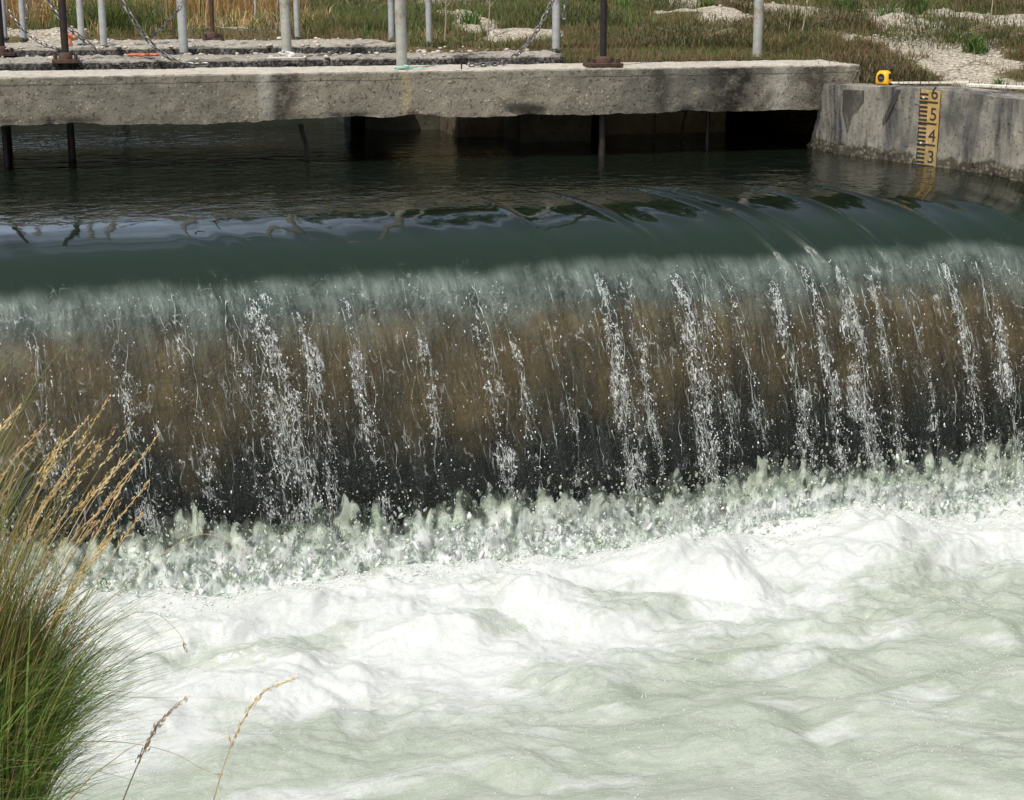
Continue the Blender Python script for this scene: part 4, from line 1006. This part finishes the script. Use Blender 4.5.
def bankgrass():
    Vs, Fs, Cs, off = [], [], [], 0
    def put(x, y, H, bend, wd, col, nseg=3):
        nonlocal off
        n = len(x); P = np.stack([x, y, surf_z(x, y) - .01], 1); V, f = blades(P, H, rdirs(n), bend, wd, nseg)
        Vs.append(V); Fs.append(f + off); Cs.append(np.repeat(np.clip(col, .005, .9), (nseg + 1) * 2, 0)); off += len(V)
    # short ground cover wherever gravel is thin
    n = 170000; x = RNG.uniform(-1.8, 10, n); y = 9.0 + 11 * RNG.random(n) ** 1.5; inb = (y > 10.75) | (x > 2.62) & (y > SLABY + .62) | (x > wallx(y) + .36)
    inb &= RNG.random(n) > gravel_mask(x, y) * 1.7 - .05; inb &= (fbm(x * 2.2, y * 2.2, 8., 3) > -.6)
    x, y = x[inb], y[inb]; n = len(x)
    tone = fbm(x * .9, y * .9, 77., 3) + .25 * (x > 3)
    c = np.where((tone > .3)[:, None], pick(n, RED), np.where((tone > .0)[:, None], pick(n, GRN + RED), pick(n, GRN + GRN + DRY[:1])))
    put(x, y, .03 + .09 * RNG.random(n) ** 1.5, RNG.uniform(.2, 1.2, n), .004 + .004 * RNG.random(n), c)
    n = 50000; x = RNG.uniform(2.7, 5.2, n); y = RNG.uniform(9.10, 11.6, n); k = RNG.random(n) > gravel_mask(x, y) * 1.7 - .05; x, y = x[k], y[k]; n = len(x); tone = fbm(x * 1.3, y * 1.3, 15., 3)
    put(x, y, .02 + .08 * RNG.random(n) ** 1.7, RNG.uniform(.3, 1.4, n), .003 + .003 * RNG.random(n), np.where((tone > 0)[:, None], pick(n, RED), pick(n, GRN + RED)))
    # right bank near the wall: low reddish and green mat
    n = 60000; y = RNG.uniform(6.6, 10.8, n); x = wallx(y) + .27 + 3.2 * RNG.random(n); k = (fbm(x * 2, y * 2, 21., 3) > -.6) & (RNG.random(n) > gravel_mask(x, y) * 1.7 - .05); x, y = x[k], y[k]; n = len(x)
    tone = fbm(x * 1.3, y * 1.3, 5., 3); c = np.where((tone > .05)[:, None], pick(n, RED), pick(n, GRN + RED))
    put(x, y, .025 + .07 * RNG.random(n) ** 1.6, RNG.uniform(.2, 1.3, n), .003 + .003 * RNG.random(n), c)
    tx, ty = onz(-25, 790, -.42)[:2]
    n = 9000; x = RNG.uniform(-2.6, tx - .18, n); y = RNG.uniform(-1.2, ty + .1, n); put(x, y, .05 + .13 * RNG.random(n), RNG.uniform(.3, 1.3, n), .003 + .003 * RNG.random(n), pick(n, GRN + GRN + DRY[:1]))
    # thicker tufts
    nt = 900; tx = RNG.uniform(-1.8, 9, nt); ty = 10.9 + 8 * RNG.random(nt) ** 1.2; k = (RNG.random(nt) > gravel_mask(tx, ty) * 1.1); tx, ty = tx[k], ty[k]
    for a, b in zip(tx, ty):
        q = perlin(a * .5, b * .5, 9.); m = 34; green = (q + .15 * (1 < a < 3.4)) > 0
        hh = (.07 if b < 12.5 else .13) * RNG.uniform(.6, 1.5)
        put(a + RNG.normal(0, .05, m), b + RNG.normal(0, .05, m), hh * RNG.uniform(.5, 1.2, m), RNG.uniform(.1, .9, m), .004 + .004 * RNG.random(m), pick(m, GRN if green else (DRY if a < 1 else RED)))
    # tall dry grass at the back left, green at its foot, darker scrub in the middle and right
    n = 16000; x = RNG.uniform(-2.4, 2.4, n); y = RNG.uniform(13.8, 17.5, n); k = x < .2 * (y - 6) - .1; x, y = x[k], y[k]; n = len(x); c = pick(n, DRY)
    put(x, y, RNG.uniform(.3, .8, n), RNG.uniform(.1, .9, n), .006 + .006 * RNG.random(n), c, 4)
    n = 1500; x = RNG.normal(.15, .22, n); y = RNG.uniform(12.9, 13.7, n); put(x, y, RNG.uniform(.1, .42, n), RNG.uniform(.2, 1, n), .006 + .006 * RNG.random(n), pick(n, GRN))
    n = 1500; x = RNG.uniform(.2, 1.9, n); y = RNG.uniform(13.1, 13.8, n); put(x, y, RNG.uniform(.06, .2, n), RNG.uniform(.2, 1, n), .006 + .006 * RNG.random(n), pick(n, GRN + DRY))
    n = 11000; x = RNG.uniform(1.5, 4.0, n); y = RNG.uniform(12.2, 15.5, n); k = (x > .165 * y - .55) & (RNG.random(n) > gravel_mask(x, y)); x, y = x[k], y[k]; n = len(x); put(x, y, RNG.uniform(.05, .22, n), RNG.uniform(.4, 1.5, n), .004 + .004 * RNG.random(n), pick(n, GRN + [(.15, .14, .06)]))
    n = 14000; x = RNG.uniform(1.8, 12, n); y = RNG.uniform(14.5, 20, n); k = (x > .2 * (y - 6)); x, y = x[k], y[k]; n = len(x); g = RNG.random(n) > gravel_mask(x, y) * 1.2; x, y = x[g], y[g]; n = len(x)
    hm = np.clip(.55 + 1.1 * fbm(x * 1.1, y * .8, 44., 3), .15, 1.6); put(x, y, RNG.uniform(.08, .42, n) * hm, RNG.uniform(.3, 1.4, n), .005 + .005 * RNG.random(n), pick(n, GRN + GRN + RED), 4)
    o = raw('grass', np.concatenate(Vs), np.concatenate(Fs), M['grass'], None, False, dict(hue=np.concatenate(Cs)))
    tag(o, 'dry and green grass covering the far bank', 'grass', kind='stuff')
bankgrass()

def weed(px, py, z, h, cols, label, n=60, spread=.6, wide=.012):
    b = onz(px, py, z); b[2] = float(ground_z(np.array([b[0]]), np.array([b[1]]))[0])
    P = np.zeros((n, 3)); P[:, :2] = RNG.normal(0, h * .22, (n, 2)); H = h * RNG.uniform(.5, 1.1, n)
    V, f = blades(P, H, rdirs(n), RNG.uniform(.2, 1., n) * spread * 1.6, np.full(n, wide) * RNG.uniform(.6, 1.3, n), 4)
    o = raw('weed_plant', V, f, M['leaf'], None, False, dict(hue=np.repeat(np.clip(pick(n, cols), .01, .8), 10, 0))); o.location = b
    tag(o, label, 'plant', 'green weeds on the gravel bank')
BG = [(.07, .14, .03), (.10, .18, .04), (.13, .21, .06)]
weed(975, 50, .5, .15, BG, 'bright green leafy weed on the pale gravel at far right', 90)
weed(955, 47, .5, .10, BG, 'small green weed left of the leafy weed on the pale gravel', 50)
weed(890, 28, .5, .22, BG, 'upright grassy green weed above the gravel patch', 90, .5)
weed(368, 39, .5, .10, BG, 'low green weed beside the thin bluish pipe post', 70)
weed(470, 35, .5, .15, BG, 'small bright weed in front of the pale gravel, centre', 70)
weed(528, 24, .5, .20, BG, 'dense green weed behind the long steel chain', 90)
weed(625, 22, .5, .20, BG, 'green grassy weed right of the black bolted spindle', 80)
weed(660, 14, .5, .22, GRN, 'taller dull green weed in front of the white gravel heap', 90)
weed(862, 76, .42, .09, RED, 'reddish brown dry tuft at the broken right end of the slab', 160, .8, .007)
weed(845, 22, .5, .26, GRN + BG, 'tall green weed at the top left of the right gravel patch', 150, .5, .014)
weed(915, 22, .5, .24, GRN + BG, 'tall leafy weed behind the bright upright one, by the top edge', 150, .5, .014)
weed(590, 14, .5, .24, GRN + BG, 'tall green weed between the chained post and the black spindle', 150, .5, .014)
weed(505, 14, .5, .24, GRN + BG, 'bushy green weed left of the long chain near the top edge', 150, .5, .014)
weed(420, 30, .5, .14, GRN + BG, 'green weed just left of the thin post in the gravel', 110, .7, .012)
weed(705, 30, .5, .16, GRN + BG, 'green weed under the white gravel heap, left of the solitary post', 110, .6, .012)
weed(830, 60, .5, .10, GRN + BG, 'low green weed behind the broken right end of the slab', 110, .8, .010)
weed(1000, 76, .42, .08, BG, 'tiny grass-green weed on the bank above the pale board', 50, .7, .006)
M['straw_s'] = mat_simple('dry_stem', (.34, .28, .18), .8, 0, .2, 50)
def shrub(px, py, w, h, cols, label, n=3400):
    h *= 1.55
    b = onz(px, py, .5); b[2] = float(ground_z(np.array([b[0]]), np.array([b[1]]))[0]) - .01; e = empty('low_shrub', b)
    d = RNG.normal(size=(n, 3)); d[:, 2] = np.abs(d[:, 2]); d /= np.linalg.norm(d, axis=1)[:, None]
    lob = 1 + .45 * fbm(d[:, 0] * 2.2 + px, d[:, 1] * 2.2, d[:, 2] * 2.2, 3)
    c = d * (RNG.random((n, 1)) ** .4) * lob[:, None] * (w / 2, w / 2, h)
    c[:, :2] += RNG.normal(0, w * .05, (n, 2))
    V, f = blades(c - (0, 0, .02), .03 + .05 * RNG.random(n), rdirs(n), RNG.uniform(.2, 1.4, n), .003 + .004 * RNG.random(n), 2)
    raw('foliage', V, f, M['leaf'], e, False, dict(hue=np.repeat(np.clip(pick(n, cols), .01, .8), 6, 0)))
    mb = MB()
    for k in range(14):
        a = RNG.random() * 6.28; q = np.array([math.cos(a) * w * .25, math.sin(a) * w * .25, h * RNG.uniform(.4, .8)]); mb.tube([(0, 0, -.03), q * .5 + (0, 0, .02), q], [.004, .003, .001], 5)
    mb.build('stem', M['straw_s'], e, True)
    tag(e, label, 'shrub', 'low shrubs on the gravel bank')
OLV = [(.085, .10, .035), (.11, .125, .045), (.14, .145, .06), (.07, .09, .03)]
SCR = [(.15, .105, .055), (.19, .135, .07), (.13, .115, .05), (.11, .10, .045)]
shrub(945, 46, 1.1, .14, OLV + SCR[:1], 'wide low olive shrub on the pale gravel above the gauge')
shrub(862, 55, .7, .09, SCR, 'low reddish shrub above the tape measure')
shrub(895, 58, .5, .07, SCR + OLV[:1], 'small brown shrub on the gravel just right of the tape measure')
shrub(845, 35, .6, .10, SCR, 'brown tangled shrub left of the gravel patch')
shrub(880, 22, 1.4, .26, OLV, 'large dark olive shrub at the top, above the gravel patch')
shrub(800, 38, .9, .12, OLV + SCR, 'olive shrub round the foot of the bare stems')
shrub(690, 42, 1.3, .12, OLV + SCR, 'wide olive brown shrub below the white gravel heap')
shrub(640, 48, .5, .10, SCR, 'reddish shrub just right of the black bolted spindle')
shrub(575, 33, .8, .14, OLV, 'olive shrub behind the post with chains tied to it')
shrub(660, 20, .9, .2, OLV, 'dull green shrub beside the white gravel heap')
shrub(540, 12, 1.5, .25, SCR + OLV, 'brownish shrub behind the top of the long chain')
shrub(480, 20, 1.2, .18, OLV, 'dark green shrub above the central gravel patch')
shrub(360, 25, 1.4, .24, OLV + GRN, 'broad green shrub left of the thin bluish post')
shrub(1000, 18, 1.4, .16, SCR, 'dry brown shrub at the upper right edge of the gravel')
shrub(735, 30, .6, .1, SCR, 'small brown shrub left of the solitary post')
def bare_stem(px, py, z, h, label, lean=.05):
    b = onz(px, py, z); e = empty('dead_stem', b)
    zz = np.linspace(-.02, h, 9); MB().tube(np.stack([lean * zz + .01 * np.sin(zz * 9), .01 * np.cos(zz * 7), zz], 1), np.linspace(.006, .003, 9), 6).build('stem', M['straw_s'], e, True)
    mb = MB()
    for k in range(9):
        z0 = h * (.35 + .07 * k); a = k * 2.4; c = np.array([lean * z0, 0, z0]); d = np.array([math.cos(a), math.sin(a), 1.2]) * .06
        mb.tube([c, c + d * .6, c + d], [.003, .002, .001], 5)
    mb.build('twig', M['straw_s'], e, True)
    tag(e, label, 'dead stem', 'bare dead stems on the bank')
bare_stem(788, 42, .48, .5, 'bare grey stem standing upright right of the solitary post', .02)
bare_stem(799, 46, .48, .5, 'bare dead stem leaning right next to the upright bare stem', .14)
bare_stem(487, 40, .5, .6, 'dead stem with forked top left of the long chain', .05)
bare_stem(445, 40, .5, .6, 'faint dead stem beside the thin post in the gravel', .0)
bare_stem(541, 18, .55, .6, 'dead stem behind the top of the long chain', -.02)
bare_stem(992, 12, .6, .5, 'dead stem in dark scrub at the upper right', -.02)

# trees beyond the bank: their crowns are seen mirrored in the lip of the water
def tree(x, y, h, label, cw=1.0):
    z0 = float(ground_z(np.array([x]), np.array([y]))[0]); e = empty('tree', (x, y, z0))
    mb = MB(); t = np.linspace(0, 1, 10); cx, cy = .25 * np.sin(t * 2.5 + x), .2 * np.sin(t * 3 + y)
    mb.tube(np.stack([cx, cy, t * h * .8 - .1], 1), np.linspace(.20, .03, 10), 10)
    tips = []
    for k in range(14):
        a = k * 2.4; s0 = .12 + .63 * (k / 14); i = int(s0 * 9); p0 = np.array([cx[i], cy[i], t[i] * h * .8]); L = h * .26 * (1.2 - s0) * cw + .5
        d = np.array([math.cos(a), math.sin(a), .55]) * L; p1 = p0 + d * .5 + (0, 0, .1); p2 = p0 + d
        mb.tube([p0, p1, p2], [.07, .04, .015], 6); tips += [p1, p2, p0 + d * .75]
    mb.build('trunk', M['bark'], e, True)
    tips = np.array(tips + [(cx[-1], cy[-1], h * .8), (cx[-2], cy[-2], h * .9)]); n = 9000
    c = tips[RNG.integers(0, len(tips), n)] + RNG.normal(0, .42 * h / 8, (n, 3)) * (1, 1, .8)
    d = RNG.normal(size=(n, 3)); d /= np.linalg.norm(d, axis=1)[:, None]; u = np.cross(d, RNG.normal(size=(n, 3))); u /= np.linalg.norm(u, axis=1)[:, None]; s = .14 + .12 * RNG.random((n, 1))
    V = np.stack([c - d * s, c + u * s * .5, c + d * s, c - u * s * .5], 1).reshape(-1, 3); f = np.arange(4 * n).reshape(-1, 4)
    raw('crown', V, f, M['leaf'], e, False, dict(hue=np.repeat(np.clip(pick(n, [(.035, .06, .018), (.05, .085, .025), (.065, .10, .03)]), .005, .5), 4, 0)))
    tag(e, label, 'tree', 'trees beyond the far bank')
tree(13.2, 23.5, 8.5, 'dark tree trunk at the top right beyond the scrub, left of the other trunk')
tree(13.9, 23.0, 8.0, 'dark tree trunk at the upper right corner beyond the scrub')
tree(9.8, 24, 10.5, 'tall leafy tree far behind the bank, mirrored in the water lip at right', 1.5)
tree(6.4, 25, 10.5, 'tall leafy tree far behind the bank, mirrored in the water lip at centre right', 1.5)
tree(17.5, 26, 10.5, 'tall leafy tree beyond the right end of the bank', 1.5)
# ------------------------------------------------------------------ tussock on the near bank
def tussock():
    b = onz(-25, 790, -.42); e = empty('grass_tussock', b)
    def rp(px, py, dY=0.): return ony(px, py, b[1] + dY) - b
    n = 9500
    root = np.stack([RNG.uniform(-.26, .11, n), RNG.normal(0, .13, n), np.zeros(n) - .05], 1)
    root[:, 2] += .12 * RNG.random(n) - .06
    dirs = rdirs(n, R(-5), .75)
    H = .16 + .30 * RNG.random(n) ** 1.3; bend = RNG.uniform(.2, .85, n)
    V, f = blades(root, H, dirs, bend, .0022 + .0046 * RNG.random(n) ** 2.5, 6)
    c = pick(n, [(.15, .26, .05), (.19, .32, .065), (.26, .38, .10), (.11, .20, .04), (.38, .40, .14), (.50, .42, .22)])
    raw('foliage', V, f, M['grass'], e, False, dict(hue=np.repeat(np.clip(c, .01, .6), 14, 0)))
    n = 3400; root = np.stack([RNG.uniform(-.22, .11, n), RNG.normal(0, .12, n), RNG.uniform(-.05, .05, n)], 1)
    V, f = blades(root, RNG.uniform(.30, .80, n) * (1 - .6 * np.clip(root[:, 0] + .02, 0, .13) / .13), rdirs(n, R(0), .6), RNG.uniform(.03, .40, n), .0024 + .0014 * RNG.random(n), 6)
    raw('upright_foliage', V, f, M['grass'], e, False, dict(hue=np.repeat(np.clip(pick(n, [(.30, .32, .09), (.24, .28, .07), (.42, .34, .14), (.46, .36, .17)]), .01, .6), 14, 0)))
    return e, b
TE, TB = tussock()
def stalk_meshes(P, rstem, head_from, nspk, spk_len, colr):
    """stem tube along P and a panicle of spikelets over its last part; returns two MB-like arrays"""
    P = np.asarray(P); C = np.stack([catmull(P[:, [0, 1]], 12)[:, 0], catmull(P[:, [0, 1]], 12)[:, 1], catmull(P[:, [0, 2]], 12)[:, 1]], 1)
    m = len(C); stem = MB(); stem.tube(C, np.linspace(rstem, rstem * .45, m), 5)
    head = MB()
    for k in range(nspk):
        u = head_from + (1 - head_from) * ((k + RNG.random()) / nspk) ** .8; i = min(int(u * (m - 1)), m - 2); c = C[i] + (C[i + 1] - C[i]) * (u * (m - 1) - i); t = C[i + 1] - C[i]; t /= np.linalg.norm(t)
        d = t + .26 * RNG.normal(size=3) * (1 - .4 * (u - head_from) / (1 - head_from)); d /= np.linalg.norm(d)
        L = spk_len * RNG.uniform(.6, 1.25) * (1.2 - .6 * (u - head_from) / (1 - head_from))
        c0 = c + RNG.normal(0, .0022, 3); s = np.cross(d, RNG.normal(size=3)); s /= np.linalg.norm(s); q = np.cross(d, s); w_ = L * .11
        v = [c0, c0 + d * L * .45 + s * w_, c0 + d * L * .45 + q * w_, c0 + d * L * .45 - s * w_, c0 + d * L * .45 - q * w_, c0 + d * L]
        head.add(v, [(0, 1, 2), (0, 2, 3), (0, 3, 4), (0, 4, 1), (5, 2, 1), (5, 3, 2), (5, 4, 3), (5, 1, 4)])
    return stem, head
STRAW = [mat_simple('straw_%s' % n_, c_, .75, 0, .2, 60) for n_, c_ in (('gold', (.62, .42, .16)), ('tan', (.58, .42, .20)), ('brown', (.46, .30, .14)), ('pale', (.66, .52, .28)))]
GREENSTEM = mat_simple('green_stem', (.20, .19, .06), .7, 0, .25, 40)
tips = [(108, 398, 20), (160, 432, 40), (92, 440, 25), (131, 424, 30), (150, 480, 45), (142, 512, 50), (120, 500, 55), (125, 455, 30), (75, 470, 10), (60, 455, 5), (45, 425, 0), (20, 405, -20),
        (112, 470, 35), (135, 465, 35), (100, 520, 45), (85, 535, 40), (95, 490, 20), (70, 505, 20), (52, 490, 10), (105, 545, 55), (88, 560, 50), (65, 540, 25), (30, 520, -10), (15, 560, -20), (8, 470, -30),
        (50, 560, 15), (38, 590, 0), (90, 590, 55), (95, 625, 60), (75, 600, 40), (100, 440, 20), (88, 418, 10), (118, 530, 55), (6, 530, -30), (28, 450, -10), (80, 455, 12), (66, 430, 5), (44, 500, 5), (122, 485, 40), (57, 525, 18), (70, 575, 30), (20, 600, -10)]
tips += [(a + RNG.uniform(-16, 10), b + RNG.uniform(8, 40), c + RNG.uniform(-12, 8)) for a, b, c in tips[::3] if a > 25]
for i, (tx, ty, rx) in enumerate(tips):
    dY = RNG.uniform(-.14, .16); tip = ony(tx, ty, TB[1] + dY) - TB
    root = ony(rx - 55 + RNG.uniform(-12, 12), 800 + RNG.uniform(-20, 40), TB[1] + dY * .4) - TB
    k = tip - root; ln = np.linalg.norm(k); cv = RNG.uniform(.05, .13)
    mid1 = root + k * .38 + np.array([-.35 * cv, 0, cv * .8]) * ln; mid2 = root + k * .75 + np.array([-.25 * cv, 0, cv * .75]) * ln
    st, hd = stalk_meshes([root, mid1, mid2, tip], .0010, RNG.uniform(.68, .80), 34, .0105, None)
    so = st.build('stalk', STRAW[3] if i % 3 else GREENSTEM, TE, True, False)
    hd.build('seed_head', STRAW[i % 4], so, False, False)
tag(TE, 'tall tussock of green grass with drooping golden seed heads on the near bank', 'grass tussock')
def lone(pix, dY, label, nspk=34, hf=.55, mt=2, r=.0012, sl=.012):
    P = np.array([ony(x, y, TB[1] + dY) for x, y in pix]); b = P[0].copy(); e = empty('grass_stalk', b)
    st, hd = stalk_meshes(P - b, r, hf, nspk, sl, None); st.build('stem', STRAW[1], e, True, False); hd.build('seed_head', STRAW[mt], e, False, False)
    tag(e, label, 'grass stalk', 'single grass stalks over the foam')
STRAW.append(mat_simple('straw_pinkish', (.52, .35, .24), .75, 0, .25, 60))
lone([(112, 830), (130, 783), (147, 745), (160, 722), (186, 697)], .05, 'reddish brown seed stalk standing in front of the foam beside the tussock', 90, .35, 4, .0014, .013)
lone([(205, 840), (216, 792), (236, 734), (262, 694), (298, 677)], .05, 'golden brown seed stalk bending right in front of the foam', 60, .40, 1, .0014, .014)
lone([(-10, 700), (95, 612), (160, 556), (205, 534), (250, 555)], .10, 'long arching thin stalk reaching over the splash from the tussock', 10, .85, 2, .0008, .010)
lone([(60, 700), (110, 628), (150, 612), (178, 632), (187, 652)], .12, 'thin curved stalk drooping over white foam', 8, .85, 2, .0007, .010)
lone([(60, 742), (120, 742), (170, 752), (205, 770), (228, 776)], -.02, 'dark thin stalk lying across toward the golden brown stalk', 8, .8, 2, .0007, .008)
lone([(70, 690), (130, 697), (190, 697), (256, 699)], .02, 'hair-thin stem stretched sideways across the foam', 3, .95, 1, .0004, .006)
